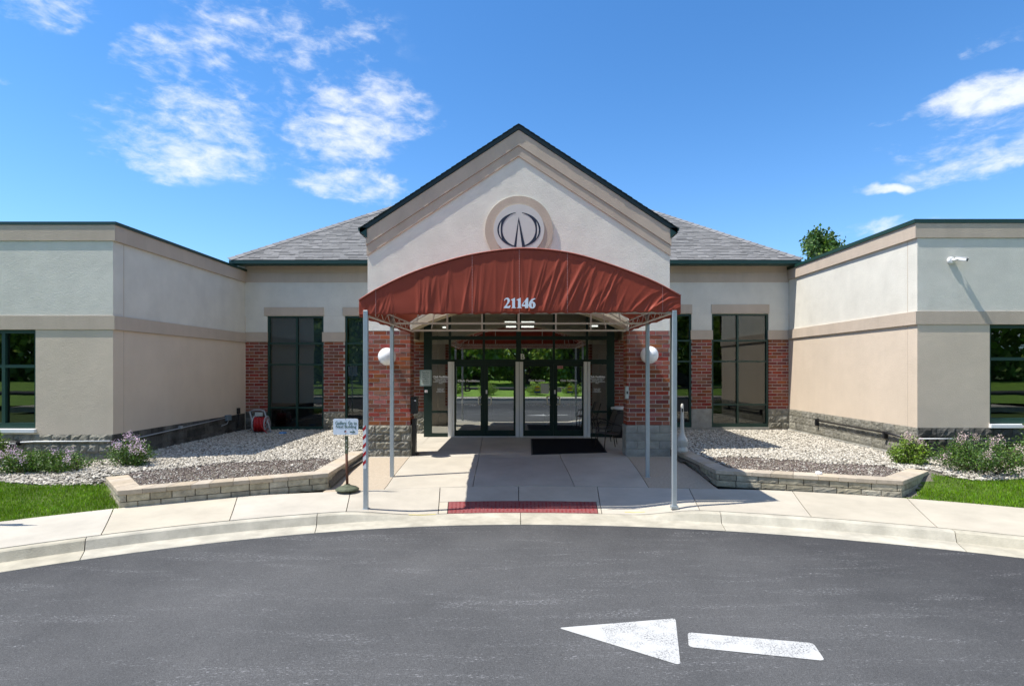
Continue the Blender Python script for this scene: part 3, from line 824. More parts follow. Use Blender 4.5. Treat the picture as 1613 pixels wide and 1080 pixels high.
# wall built as vertical strips above the arch so the opening is real
xs = [-XO]+[a[0] for a in ARCH]+[XO]
def archz(x):
    if abs(x) >= XI-1e-6: return ZBT+.004
    for (x1, z1), (x2, z2) in zip(ARCH, ARCH[1:]):
        if x1 <= x <= x2: return z1+(z2-z1)*(x-x1)/(x2-x1)
    return za0
poly = [(-XO, ZBT+.004), (-XI, ZBT+.004)]+[(a, b) for a, b in ARCH]+[(XI, ZBT+.004), (XO, ZBT+.004), (XO, zroof(XO)), (0, zroof(0)), (-XO, zroof(XO))]
WTH = .5
mbw = MB(); mbs = MB()
xs2 = sorted(set([-XO, -XI, XI, XO, 0.0]+[a[0] for a in ARCH]))
for x1, x2 in zip(xs2, xs2[1:]):
    b1, b2 = (archz(x1), archz(x2)) if abs((x1+x2)/2) < XI else (ZBT+.004, ZBT+.004)
    t1, t2 = zroof(x1), zroof(x2)
    v = [(x1,DG,b1),(x2,DG,b2),(x2,DG,t2),(x1,DG,t1),(x1,DG+WTH,b1),(x2,DG+WTH,b2),(x2,DG+WTH,t2),(x1,DG+WTH,t1)]
    mbw.add(v, [(0,1,2,3),(5,4,7,6),(3,2,6,7)])
    if abs((x1+x2)/2) < XI: mbs.add([v[0],v[1],v[5],v[4]], [(0,3,2,1)])
    else: mbw.add([v[0],v[1],v[5],v[4]], [(0,3,2,1)])
mbw.add([(-XO,DG,ZBT),(-XO,DG+WTH,ZBT),(-XO,DG+WTH,zroof(XO)),(-XO,DG,zroof(XO))], [(0,1,2,3)])
mbw.add([(XO,DG,ZBT),(XO,DG+WTH,ZBT),(XO,DG+WTH,zroof(XO)),(XO,DG,zroof(XO))], [(3,2,1,0)])
gwall = mbw.build('gable_wall', STUCCO_GAB, POR)
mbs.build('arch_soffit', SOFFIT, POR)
# raking cornice: two stepped bands with a joint between
def rake_band(name, d0, d1, yf, m, x_out):
    """band following the roof line between vertical depths d0..d1 below the roof underside"""
    for sg in (-1, 1):
        p = [(0, zroof(0)-d0), (0, zroof(0)-d1), (sg*x_out, zroof(x_out)-d1), (sg*x_out, zroof(x_out)-d0)]
        if sg < 0: p = p[::-1]
        p = p if sg < 0 else p
        MB().xz(p, yf, DG-.0005).build(name, m, POR, fix=True)
rake_band('rake_board', .0, .36, DG-.045, STUCCO_BAND, XO+.03)
rake_band('rake_board', .366, .61, DG-.028, STUCCO_BAND, XO+.015)
# roof of the portico
DR0, DR1 = DG-.065, 21.5
XE = 3.74
mb = MB()
for sg in (-1, 1):
    for t0 in [0]:
        a = (0, DR0, zr_ap-.02); b = (sg*XE, DR0, zr_ap-.02-XE*slope); c = (sg*XE, DR1, b[2]); d = (0, DR1, a[2])
        vs = [a, b, c, d]+[(p[0], p[1], p[2]-.11) for p in (a, b, c, d)]
        mb.add(vs, [(0,1,2,3),(7,6,5,4),(0,4,5,1),(1,5,6,2),(2,6,7,3)])
mb.build('gable_roof', BLACKG, POR, fix=True)
# shingle edges along the rakes (uneven little steps)
mb = MB()
for sg in (-1, 1):
    L = XE; k = int(XE*math.hypot(1, slope)/.14)
    for i in range(k):
        u0, u1 = i/k*XE, (i+1.15)/k*XE; y0 = DR0-.015-rnd.uniform(0, .012)
        zc = lambda u: zr_ap-.015-u*slope
        mb.add([(sg*u0,y0,zc(u0)),(sg*u1,y0,zc(u1)+.004),(sg*u1,DR1,zc(u1)+.004),(sg*u0,DR1,zc(u0)),(sg*u0,y0,zc(u0)+.008),(sg*u1,y0,zc(u1)+.022),(sg*u1,DR1,zc(u1)+.022),(sg*u0,DR1,zc(u0)+.008)],
               [(0,1,2,3),(4,7,6,5),(0,4,5,1),(1,5,6,2)])
mb.build('shingle', BLACKG, POR, fix=True, kind='stuff')
# eave returns: gutters
for sg in (-1, 1):
    x = sg*(XO+.06); zt = zr_ap-.02-XE*slope
    p = [(sg*(XO+.0), zt+.02), (sg*(XO+.0), zt-.22), (sg*(XO+.06), zt-.16), (sg*(XO+.20), zt-.05), (sg*(XO+.21), zt+.03)]
    MB().xz(p, DR0+.0, DR1-3.2).build('gutter', GREEN, POR, fix=True)
# side beams over the open sides and ceiling
for sg in (-1, 1):
    MB().box(sg*XO, sg*(XO-.42), DG+WTH+.002, DW-.002, ZBT, 4.25).build('side_beam', STUCCO_LO, POR)
    MB().box(sg*(XO-.0), sg*(XO-.3), DG+WTH+.002, 21, 4.252, zroof(XO)-.02).build('attic_wall', STUCCO_GAB, POR)
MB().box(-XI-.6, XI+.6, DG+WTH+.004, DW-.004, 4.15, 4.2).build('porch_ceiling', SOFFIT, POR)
# medallion
mx, mz = 0.005, PZ(362.8, DG); RO, RI = .80, .597
def ring(r0, r1, y0, y1, n=64):
    m_ = MB()
    for i in range(n):
        a0, a1 = 2*math.pi*i/n, 2*math.pi*(i+1)/n
        def q(r, a): return (mx+r*math.cos(a), mz+r*math.sin(a))
        A, B, C, D = q(r0, a0), q(r1, a0), q(r1, a1), q(r0, a1)
        m_.add([(A[0],y0,A[1]),(B[0],y0,B[1]),(C[0],y0,C[1]),(D[0],y0,D[1]),(B[0],y1,B[1]),(C[0],y1,C[1]),(A[0],y1,A[1]),(D[0],y1,D[1])],
               [(0,1,2,3),(1,4,5,2),(0,3,7,6)])
    return m_
med = ring(RI-.01, RO, DG-.042, DG).build('medallion_ring', STUCCO_BAND, POR, fix=True)
ORG[med.name] = worg(POR)
d_ = MB().xz([(mx+RI*math.cos(2*math.pi*i/64), mz+RI*math.sin(2*math.pi*i/64)) for i in range(64)], DG-.058, DG-.01).build('medallion_disc', DISC, POR, fix=True)
ORG[d_.name] = worg(POR)
# emblem on the disc: two crescents with pale lenses and a split spike
U = 160/1571*.0150          # one unit of the enlarged view in metres
def eu(x, y): return (mx+(x-765)*U, mz-(y-705)*U)
YD = DG-.0585
def crescent(sg):
    out = []; inn = []
    for i in range(25):
        t = R(99)+(R(256)-R(99))*i/24; out.append((765+332*math.cos(t), 705-268*math.sin(t)))
        t = R(101)+(R(253)-R(101))*i/24; inn.append((767+258*math.cos(t), 703-258*math.sin(t)))
    m_ = MB()
    for i in range(24):
        a, b, c, d = out[i], out[i+1], inn[i+1], inn[i]
        if sg > 0: a, b, c, d = [(1530-p[0], p[1]) for p in (a, b, c, d)]
        P4 = [eu(*p) for p in (a, b, c, d)]
        m_.add([(p[0], YD-.003, p[1]) for p in P4], [(0,1,2,3)])
    m_.build('emblem_crescent', NAVY, d_, fix=True)
    l1 = [(495,575),(470,640),(458,700),(465,770),(500,850),(487,775),(483,700),(487,640)]
    l1 = [eu((1530-x if sg > 0 else x), y) for x, y in l1]
    MB().add([(p[0], YD-.006, p[1]) for p in l1], [tuple(range(8))]).build('emblem_lens', DISC, d_, fix=True)
crescent(-1); crescent(1)
for pl, m_, dy in (([(762,508),(862,972),(688,972)], NAVY, .0045), ([(762,580),(815,976),(727,976)], DISC, .0075)):
    P3 = [eu(*p) for p in pl]; MB().add([(p[0], YD-dy, p[1]) for p in P3], [(0,2,1)]).build('emblem_spike', m_, d_)

# ------------------------------------------------------------------ main building
ROW = DW
MAIN = empty('main_building', (0, DW, 0), 'main building front with grey shingled hip roof, green gutter and brick window piers', 'building')
XL, XR = PX(386.8, DW), PX(1242.3, DW)
zt_eave = PZ(419, DW)
ZLOW = PZ(538.2, DW); ZLOWR = PZ(534.6, DW)
ZSL, ZSR = PZ(648.2, DW), PZ(643.9, DW)
def wallbox(name, px0, px1, py0, py1, m, parent, D=DW, proud=0, depth=.3, x0=None, x1=None, z0=None, z1=None, **k):
    a = PX(px0, D) if x0 is None else x0; b = PX(px1, D) if x1 is None else x1
    lo = PZ(py1, D) if z0 is None else z0; hi = PZ(py0, D) if z1 is None else z1
    return MB().box(a, b, D-proud, D+depth, lo, hi).build(name, m, parent, **k)
# openings per side: (window px range, top, bottom)
wins = {'L': [(421, 509.6, 497.6, 678), (543.2, 578, 497.6, 678)], 'R': [(1121.3, 1210.7, 494, 672.5), (1056, 1089.3, 494.5, 673)]}
XSEG = {'L': (386.8, 421, 509.6, 543.2, 640), 'R': (1242.3, 1210.7, 1121.3, 1089.3, 994)}
for sd in 'LR':
    zwin = PZ(497.6 if sd == 'L' else 494, DW); xe = XL if sd == 'L' else XR; zl = ZLOW if sd == 'L' else ZLOWR
    zs = ZSL if sd == 'L' else ZSR
    a, b, c, d, e = XSEG[sd]
    inner = -.01 if sd == 'L' else .01
    # stucco above the windows, then piers' upper parts
    MB().box(xe+(-.25 if sd=='L' else .25), inner, DW, DW+.3, zwin, zt_eave).build('stucco_wall', STUCCO_UP, MAIN)
    zb0 = PZ(523 if sd == 'L' else 519.8, DW)
    capx = [(a, b), (c, d)]
    MB().box(xe, xe+(-.25 if sd=='L' else .25), DW+.001, DW+.3, 0, zwin-.002).build('corner_wall', STUCCO_LO, MAIN)
    for p0, p1 in capx: wallbox('pier_wall', p0, p1, 0, 0, STUCCO_UP, MAIN, z0=zb0, z1=zwin-.002)
    wallbox('frieze', a, 817, 0, 0, STUCCO_BAND, MAIN, z0=PZ(430, DW), z1=PZ(419, DW)-.0, proud=.075, depth=.0) if False else None
    xf0, xf1 = (XL, -.01) if sd == 'L' else (XR, .01)
    MB().box(xf0, xf1, DW-.03, DW-.001, PZ(430.3, DW), PZ(419, DW)).build('frieze_upper', STUCCO_BAND, MAIN)
    MB().box(xf0, xf1, DW-.02, DW-.001, PZ(444.5, DW), PZ(430.9, DW)).build('frieze_lower', STUCCO_BAND, MAIN)
    lt0, lt1 = (484, 497) if sd == 'L' else (479.5, 493.5)
    for (x0, x1) in (((416.4, 510.5), (540, 590)) if sd == 'L' else ((1120.5, 1211.5), (1050, 1090))):
        wallbox('lintel', x0, x1, lt0, lt1, STUCCO_BAND, MAIN, proud=.025, depth=-.001)
    # impost bands
    for (x0, x1) in (((386.8, 421.5), (507.7, 543.8)) if sd == 'L' else ((1242.3, 1209.5), (1088, 1122.6))):
        MB().box(PX(x0, DW), PX(x1, DW), DW-.025, DW+.3, zl+.002, zb0-.002).build('impost_band', STUCCO_BAND, MAIN)
    # brick piers
    for i, (p0, p1) in enumerate(capx):
        x0, x1 = sorted((PX(p0, DW), PX(p1, DW)))
        core = MB().box(x0+.006, x1-.006, DW+.008, DW+.30, zs, zl).build('brick_pier', MORTAR, MAIN); ORG[core.name] = worg(MAIN)
        brick_face(core, x0, x1, DW, zs, 22, off=.04+.1*i, crs=(zl-zs)/22, depth=.12)
        sb = MB().box(x0+.006, x1-.006, DW+.02, DW+.30, -.1, zs-.003).build('stone_base', MORTAR, MAIN); ORG[sb.name] = worg(MAIN)
        smoothp = (sd == 'R' and i == 1)
        block_run(sb, (x0, DW-.0), (x1, DW-.0), zs-.615, [.205]*3 if not smoothp else [.615], SMOOTHB if smoothp else (SPLITD if (sd=='L' and i==0) else SPLIT), amp=.004 if smoothp else .035, Lb=.42 if not smoothp else 1.2)
    # short brick return beside the doors
    x0, x1 = sorted((PX(XSEG[sd][4], DW) if False else (-3.65 if sd == 'L' else 3.65), (-2.86 if sd == 'L' else 2.86)))
    core = MB().box(x0, x1, DW+.008, DW+.3, zs, zl).build('brick_return', MORTAR, MAIN); ORG[core.name] = worg(MAIN)
    brick_face(core, x0, x1, DW, zs, 22, off=.12, crs=(zl-zs)/22, depth=.1)
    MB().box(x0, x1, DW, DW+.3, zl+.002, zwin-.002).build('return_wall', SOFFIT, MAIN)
    sb = MB().box(x0, x1, DW+.02, DW+.3, -.1, zs-.003).build('stone_base', MORTAR, MAIN); ORG[sb.name] = worg(MAIN)
    block_run(sb, (x0, DW), (x1, DW), zs-.74, [.185]*4, SPLIT, amp=.03)
    # wall between second window and portico line
    x0, x1 = sorted(((-3.65 if sd == 'L' else 3.65), PX(578 if sd == 'L' else 1056, DW)))
    if x1-x0 > .02: MB().box(x0, x1, DW+.0, DW+.3, 0, zwin-.002).build('wall_strip', STUCCO_LO, MAIN)
# concrete ledge under the windows
for sd, (x0, x1) in (('L', (421, 578)), ('R', (1210.7, 1056))):
    zb = PZ(678 if sd == 'L' else 672.5, DW)
    MB().box(PX(x0, DW), PX(x1, DW), DW-.06, DW+.3, -.1, zb-.004).build('window_ledge', SMOOTHB, MAIN)
def window(parent, px0, px1, py0, py1, vbars, hbars, D, rec=.10, fw=.055, name='window', blind=None, gm=GLASS_W, blind_to=None, x01=None, z01=None, frame_m=GREEN, bars_px=True, bot=.12):
    x0, x1 = sorted((PX(px0, D), PX(px1, D))) if x01 is None else x01; z0, z1 = (PZ(py1, D), PZ(py0, D)) if z01 is None else z01
    y = D+rec; m_ = MB(); t = .07
    m_.box(x0, x0+fw, y-t, y+.02, z0, z1).box(x1-fw, x1, y-t, y+.02, z0, z1).box(x0+fw, x1-fw, y-t, y+.02, z1-fw, z1).box(x0+fw, x1-fw, y-t, y+.02, z0, z0+bot)
    fr = m_.build(name, frame_m, parent); ORG[fr.name] = worg(parent)
    V_ = [x0+fw]+[(PX(v, D) if bars_px else v) for v in vbars]+[x1-fw]; H_ = [z0+bot]+sorted((PZ(h, D) if bars_px else h) for h in hbars)+[z1-fw]
    for v in V_[1:-1]: MB().box(v-fw*.5, v+fw*.5, y-t+.004, y+.018, z0+bot+.001, z1-fw-.001).build('mullion', frame_m, fr)
    for h in H_[1:-1]: MB().box(x0+fw+.001, x1-fw-.001, y-t+.007, y+.016, h-fw*.45, h+fw*.45).build('transom', frame_m, fr)
    for i in range(len(V_)-1):
        for j in range(len(H_)-1):
            MB().add([(V_[i],y-.01,H_[j]),(V_[i+1],y-.01,H_[j]),(V_[i+1],y-.01,H_[j+1]),(V_[i],y-.01,H_[j+1])], [(0,1,2,3)]).build('pane', gm, fr)
    if blind is not None:
        for i in range(len(V_)-1):
            MB().box(V_[i]+.02, V_[i+1]-.02, y+.08, y+.09, PZ(blind, D), z1-.02).build('blind', BLIND, fr)
    return fr
window(MAIN, 421, 509.6, 497.6, 678, [466.7], [540.7, 574, 642], DW, blind=635)
window(MAIN, 543.2, 578, 497.6, 678, [], [540.7, 574], DW, blind=626)
window(MAIN, 1121.3, 1210.7, 494, 672.5, [1162.8], [536.3, 569, 637], DW)
window(MAIN, 1056, 1089.3, 494.5, 673, [], [536.3, 569], DW, bot=.16)
# eave: soffit, gutter, hip roof
DE = 16.85
ZEV = PZ(409.5, DE); hx0, hx1 = PX(361, DE), PX(1262, DE)
MB().box(XL-.2, XR+.2, DE+.1, DW+.02, zt_eave+.001, zt_eave+.03).build('soffit', GREENK, MAIN)
gp_ = [(DE-.02, ZEV-.02), (DE-.02, ZEV-.11), (DE+.06, ZEV-.155), (DE+.16, ZEV-.155), (DE+.16, ZEV-.02)]
mb = MB(); n = len(gp_)
for x in (hx0, hx1):
    for y, z in gp_: mb.v.append((x, y, z))
for i in range(n): mb.f.append((i, (i+1)%n, n+(i+1)%n, n+i))
mb.f.append(tuple(range(n))); mb.f.append(tuple(range(n, 2*n)))
mb.build('gutter', GREEN, MAIN, fix=True)
pitch = .69; hw = (hx1-hx0)/2; cx_ = (hx0+hx1)/2
RT = 8.2; zt = ZEV+RT*pitch
mb = MB().add([(hx0,DE,ZEV-.03),(hx1,DE,ZEV-.03),(hx1-RT,DE+RT,zt-.03),(hx0+RT,DE+RT,zt-.03),(hx1,DE+2*RT,ZEV-.03),(hx0,DE+2*RT,ZEV-.03)],
              [(0,1,2,3),(1,4,2),(5,0,3),(4,5,3,2),(0,5,4,1)])
mb.build('roof', SHING_BASE, MAIN, fix=True)
# shingles on the front slope, laid course by course
sl_ = math.hypot(1, pitch); exp = .125; un = Vector((0, -pitch, 1)).normalized(); ud = Vector((0, 1, pitch)).normalized()
items = []
r = 0
while r*exp < RT*sl_-.2:
    t = r*exp/sl_; x = hx0+t+rnd.uniform(-.3, 0)
    while x < hx1-t:
        w = rnd.choice((.16, .22, .28, .34)); a = max(x, hx0+t+.0); b = min(x+w-.004, hx1-t-.0)
        if b-a > .03:
            # only where the portico roof does not already cover the slope
            yy = DE+t
            zz = ZEV+t*pitch
            if zz > zr_ap-abs((a+b)/2)*slope-.1 or abs((a+b)/2) > XE or True:
                items.append((a, b, t, rnd.uniform(.004, .020)))
        x += w
    r += 1
def shingle_v(a, b, t, th):
    p = Vector((0, DE, ZEV))+ud*(t*sl_)-ud*.0; q = p+ud*(exp*1.12)
    lo = p+un*(th+.006); hi = q+un*.002
    return [(a, lo.y, lo.z), (b, lo.y, lo.z), (b, hi.y, hi.z), (a, hi.y, hi.z), (a, (p-un*.012).y, (p-un*.012).z), (b, (p-un*.012).y, (p-un*.012).z)]
SF = [(0,1,2,3),(4,5,1,0),(0,3,4),(1,5,2)]
vis = [it for it in items if (abs((it[0]+it[1])/2) > 3.9+it[2]*.0) and (it[0] > hx0 and it[1] < hx1)]
vis.sort(key=lambda it: (-(it[1]-it[0])/(17+it[2])))
first = set(id(it) for it in vis[:300])
SM = {}
def unit_shingle(L, th):
    k = (round(L, 2), round(th, 3))
    if k not in SM:
        v = shingle_v(-k[0]/2, k[0]/2, 0, k[1]); me = bpy.data.meshes.new('shingle'); me.from_pydata([(x, y-DE, z-ZEV) for x, y, z in v], [], SF); me.materials.append(SHINGLE); SM[k] = me
    return SM[k]
rest = MB()
for it in items:
    a, b, t, th = it
    if id(it) in first:
        p = Vector((0, DE, ZEV))+ud*(t*sl_); L = b-a; th = round(th/.004)*.004
        link_mesh('shingle', unit_shingle(L, th), MAIN, ((a+b)/2, p.y, p.z), scale=(L/round(L, 2), 1, 1))
    else: rest.add(shingle_v(a, b, t, th), SF)
rest.build('shingle_field', SHINGLE, MAIN, kind='stuff')
# hip cap pieces
for sg, hx in ((1, hx0), (-1, hx1)):
    mb = MB(); L = RT; k = int(L/.16)
    for i in range(k):
        t0, t1 = i*.16, i*.16+.2
        A = Vector((hx+sg*t0, DE+t0, ZEV+t0*pitch+.03)); B = Vector((hx+sg*t1, DE+t1, ZEV+t1*pitch+.012))
        mb.beam(A, B, .24, .014, up=un)
    mb.build('hip_cap', SHINGLE, MAIN, kind='stuff')
# room behind the glass
mb = MB()
mb.add([(XL,25,-.02),(XR,25,-.02),(XR,25,4.6),(XL,25,4.6)], [(0,1,2,3)])
mb.add([(XL,DW+.3,4.3),(XR,DW+.3,4.3),(XR,25,4.3),(XL,25,4.3)], [(0,1,2,3)])
mb.add([(XL,DW+.3,-.02),(XL,25,-.02),(XL,25,4.3),(XL,DW+.3,4.3)], [(0,1,2,3)])
mb.add([(XR,DW+.3,-.02),(XR,25,-.02),(XR,25,4.3),(XR,DW+.3,4.3)], [(0,1,2,3)])
for x in (-3.4, 3.4): mb.add([(x,DW+.35,-.02),(x,25,-.02),(x,25,4.3),(x,DW+.35,4.3)], [(0,1,2,3)])
mb.build('interior_wall', INTW, MAIN)
MB().add([(XL,DD+.1,-.01),(XR,DD+.1,-.01),(XR,25,-.01),(XL,25,-.01)], [(0,1,2,3)]).build('interior_floor', INTF, MAIN)
MB().box(XL, XR, DW+.3, DW+2*RT-1, 4.31, 4.4).build('ceiling_slab', INTD, MAIN)
for (p0, p1, py) in ((795, 842, 507), (797, 841, 514), (697, 702, 515), (930, 942, 513)):
    D = 21.5; MB().box(PX(p0, D), PX(p1, D), D, D+.12, PZ(py+1.3, D), PZ(py-.9, D)).build('strip_light', LAMP, MAIN)

# ------------------------------------------------------------------ entrance doors
ENT = empty('glazed_entrance', (0, DD, 0), 'dark green glazed entrance screen with two pairs of doors under the portico', 'entrance doors')
ZTOP = 4.14
def fbox(name, p0, p1, y0, y1, m, par=ENT, yy=(0, .1), x0=None, x1=None):
    a = PX(p0, DD); b = PX(p1, DD)
    return MB().box(a, b, DD+yy[0], DD+yy[1], PZ(y1, DD), PZ(y0, DD)).build(name, m, par)
YT = HY-(ZTOP-EYE)*F/DD; YB_ = 688.5
for p0, p1 in ((667.5, 680), (956, 968)): fbox('jamb', p0, p1, YT, YB_, GREENK)
fbox('centre_mullion', 813, 821, YT, 570, GREENK)
for p0, p1 in ((680, 813), (821, 956)):
    fbox('rail', p0, p1, 529, 535, GREENK, yy=(.003,.097)); fbox('rail', p0, p1, 566, 573.5, GREENK, yy=(.003,.097)); fbox('head', p0, p1, YT, YT+5, GREENK, yy=(.002,.098))
for p in (708.5, 762, 872.5, 925): fbox('mullion', p-1.8, p+1.8, YT+5, 529, GREENK, yy=(.005,.095)); fbox('mullion', p-1.8, p+1.8, 535, 566, GREENK, yy=(.005,.095))
def pane(p0, p1, y0, y1, par=ENT, dy=.04, m=GLASS_D):
    y = DD+dy; return MB().add([(PX(p0,DD),y,PZ(y1,DD)),(PX(p1,DD),y,PZ(y1,DD)),(PX(p1,DD),y,PZ(y0,DD)),(PX(p0,DD),y,PZ(y0,DD))], [(0,1,2,3)]).build('pane', m, par)
cols = [(680,706.7),(710.3,760.2),(763.8,813),(821,870.7),(874.3,923.2),(926.8,956)]
for p0, p1 in cols: pane(p0, p1, YT+5, 529); pane(p0, p1, 535, 566)
# sidelights
for p0, p1 in ((680, 706), (929.5, 956)):
    pane(p0, p1, 573.5, 683)
    fbox('bottom_rail', p0, p1, 682, YB_, GREENK, yy=(.0,.1)); fbox('mid_rail', p0, p1, 646.5, 650, GREENK, yy=(.004,.096))
for p0, p1 in ((706, 712), (711.3, 715.6), (812.2, 817.6), (818.2, 824), (919.3, 925.0), (925.6, 929.5)):
    fbox('silver_post', p0, p1, 569.5, YB_, ALUW, yy=(-.06 if p0 != 711.3 else -.03, .06))
sill = fbox('threshold', 715.6, 812.2, 686.9, 688.9, ALUW, yy=(-.05,.1)); fbox('threshold', 824, 919.3, 686.9, 688.9, ALUW, yy=(-.05,.1))
def door(p0, p1, g0, g1, hinge, label):
    y0, y1, gy0, gy1 = 573.5, 686.8, 577, 677.5
    m_ = MB(); a, b, c, d = PX(p0, DD), PX(p1, DD), PX(g0, DD), PX(g1, DD); Y0, Y1 = DD+.02, DD+.065
    m_.box(a+.004, c, Y0, Y1, PZ(y1, DD)+.006, PZ(y0, DD)-.004).box(d, b-.004, Y0, Y1, PZ(y1, DD)+.006, PZ(y0, DD)-.004)
    m_.box(c, d, Y0, Y1, PZ(gy0, DD), PZ(y0, DD)-.004).box(c, d, Y0, Y1, PZ(y1, DD)+.006, PZ(gy1, DD))
    dr = m_.build('door', GREENK, ENT, label=label); ORG[dr.name] = worg(ENT)
    pane(g0, g1, gy0, gy1, dr, .045)
    # pull handle
    hx = PX(p1-6 if hinge == 'L' else p0+6, DD); k = -1 if hinge == 'L' else 1
    z0_, z1_ = PZ(637, DD), PZ(624.5, DD)
    MB().tube([(hx, DD+.02, z1_), (hx+k*.05, DD-.04, z1_), (hx+k*.075, DD-.055, z1_-.03), (hx+k*.075, DD-.055, z0_+.03), (hx+k*.05, DD-.04, z0_), (hx, DD+.02, z0_)], .019).build('handle', mat('handle_brass_pale', (.80,.76,.64), .35), dr, smooth=True)
    MB().box(PX(p1-3.6 if hinge=='L' else p0+1.2, DD), PX(p1-1.2 if hinge=='L' else p0+3.6, DD), DD+.01, DD+.02, PZ(620, DD), PZ(614, DD)).build('lock_plate', ALUW, dr) if hinge != 'L' else None
    MB().box(c, d, DD+.07, DD+.11, PZ(635, DD), PZ(630.5, DD)).build('push_bar', mat('push_bar_white', (.9,.92,.94), .5), dr)
    return dr
d1 = door(715.6, 763.9, 718, 757, 'L', 'left leaf of the left pair of doors'); d2 = door(763.9, 812.2, 768.7, 809, 'R', 'right leaf of the left pair of doors')
d3 = door(824, 871.7, 827, 866, 'L', 'left leaf of the right pair of doors'); d4 = door(871.7, 919.3, 878, 917.5, 'R', 'right leaf of the right pair of doors')
# lettering on the glass
YL = DD+.036
def dec(name, txt, px, py, pw, ph, par, m=DECAL, off=.001, y=YL): return text_obj(name, txt, pw*DD/F, ph*DD/F, (PX(px, DD), y, PZ(py, DD)), m, par, offset=off, extrude=.001)
for cx2, dr in ((694, ENT), (941, ENT)):
    dec('lettering', 'Club Facilities', cx2, 593.2, 25, 3.4, dr, off=.010); dec('lettering', 'ARE FOR THE USE OF\nRESIDENTS AND\nGUESTS OF RESIDENTS\nONLY', cx2, 600, 24, 8.2, dr, off=.004)
    dec('lettering', 'THANK YOU\nFOR YOUR\nCOOPERATION', cx2-.5, 614.5, 13, 6, dr, off=.004)
dec('lettering', 'Club Facilities', 738, 599.5, 35, 3.6, d1, off=.010); dec('lettering', 'B', 736.5, 610, 10, 13.5, d1, m=BLACK)
for cx2, dr in ((845.5, d3), (896, d4)): dec('lettering', 'Club Facilities', cx2, 599, 26, 3.6, dr, off=.010)
dec('lettering', 'RESIDENTS AND GUESTS OF RESIDENTS ONLY\nNO TRESPASSING', 745, 637.6, 28, 2.8, d1, off=.002)
dec('lettering', 'CLUB FACILITIES ARE FOR THE USE OF\nRESIDENTS AND GUESTS OF RESIDENTS ONLY', 900, 637.6, 27, 2.8, d4, off=.002)
dec('lettering', 'CLUB FACILITIES ARE FOR THE USE OF\nRESIDENTS AND GUESTS OF RESIDENTS ONLY', 845, 637.6, 27, 2.8, d3, off=.002)
dec('letter_plate', 'B', 823.5, 561.5, 6.6, 8.6, ENT, off=.004, y=DD-.012)
YEL = mat('sticker_yellow', (.62,.55,.02), .5); BLU = mat('sticker_blue', (.03,.07,.30), .5); PAPER = mat('paper', (.55,.60,.56), .7); PINK = mat('sticker_pink', (.55,.30,.30), .6)
for cx2, dr in ((846.5, d3), (898, d4)):
    c = (PX(cx2, DD), PZ(611.5, DD)); r_ = 4.2*DD/F
    st = MB().add([(c[0]+r_*math.cos(2*math.pi*i/20), YL, c[1]+r_*math.sin(2*math.pi*i/20)) for i in range(20)], [tuple(range(20))]).build('sticker', YEL, dr, fix=True)
    MB().box(c[0]-r_*1.1, c[0]+r_*1.1, YL-.002, YL-.001, c[1]-r_*1.6, c[1]-r_*1.15).build('sticker_base', BLU, dr); MB().box(c[0]-r_*.9, c[0]+r_*.9, YL-.003, YL-.002, c[1]-r_*.2, c[1]+r_*.12).build('sticker_stripe', BLU, dr)
fbox('paper_notice', 852, 865, 604, 620, PAPER, d3, yy=(.03,.034)); fbox('paper_notice', 878, 884.5, 609.5, 617.5, PAPER, d4, yy=(.03,.034)); fbox('pink_sticker', 878, 887, 575.8, 580.6, PINK, d4, yy=(.012,.016))
text_obj('lettering', 'NO\nDOGS', .08, .10, (PX(881.2, DD), DD+.027, PZ(613.5, DD)), BLACK, d4); text_obj('lettering', '2146', .11, .05, (PX(882.5, DD), DD+.01, PZ(578.2, DD)), REDP, d4)
# side returns of the glazed box and head above it
for sg in (-1, 1):
    MB().box(sg*2.885, sg*2.80, DD+.1, DW, -.0, ZTOP).build('side_screen', GREENK, ENT)
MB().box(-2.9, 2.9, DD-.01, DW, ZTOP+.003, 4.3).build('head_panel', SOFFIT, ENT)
# second, inner screen of the lobby
inn = MB(); YI = 19.6
for x in (-2.9, -1.9, -.95, 0, .95, 1.9, 2.9): inn.box(x-.04, x+.04, YI, YI+.08, 0, 3.6)
for z in (.05, 2.3, 3.4): inn.box(-2.9, 2.9, YI+.005, YI+.075, z, z+.09)
inn.build('inner_screen', GREENK, ENT)

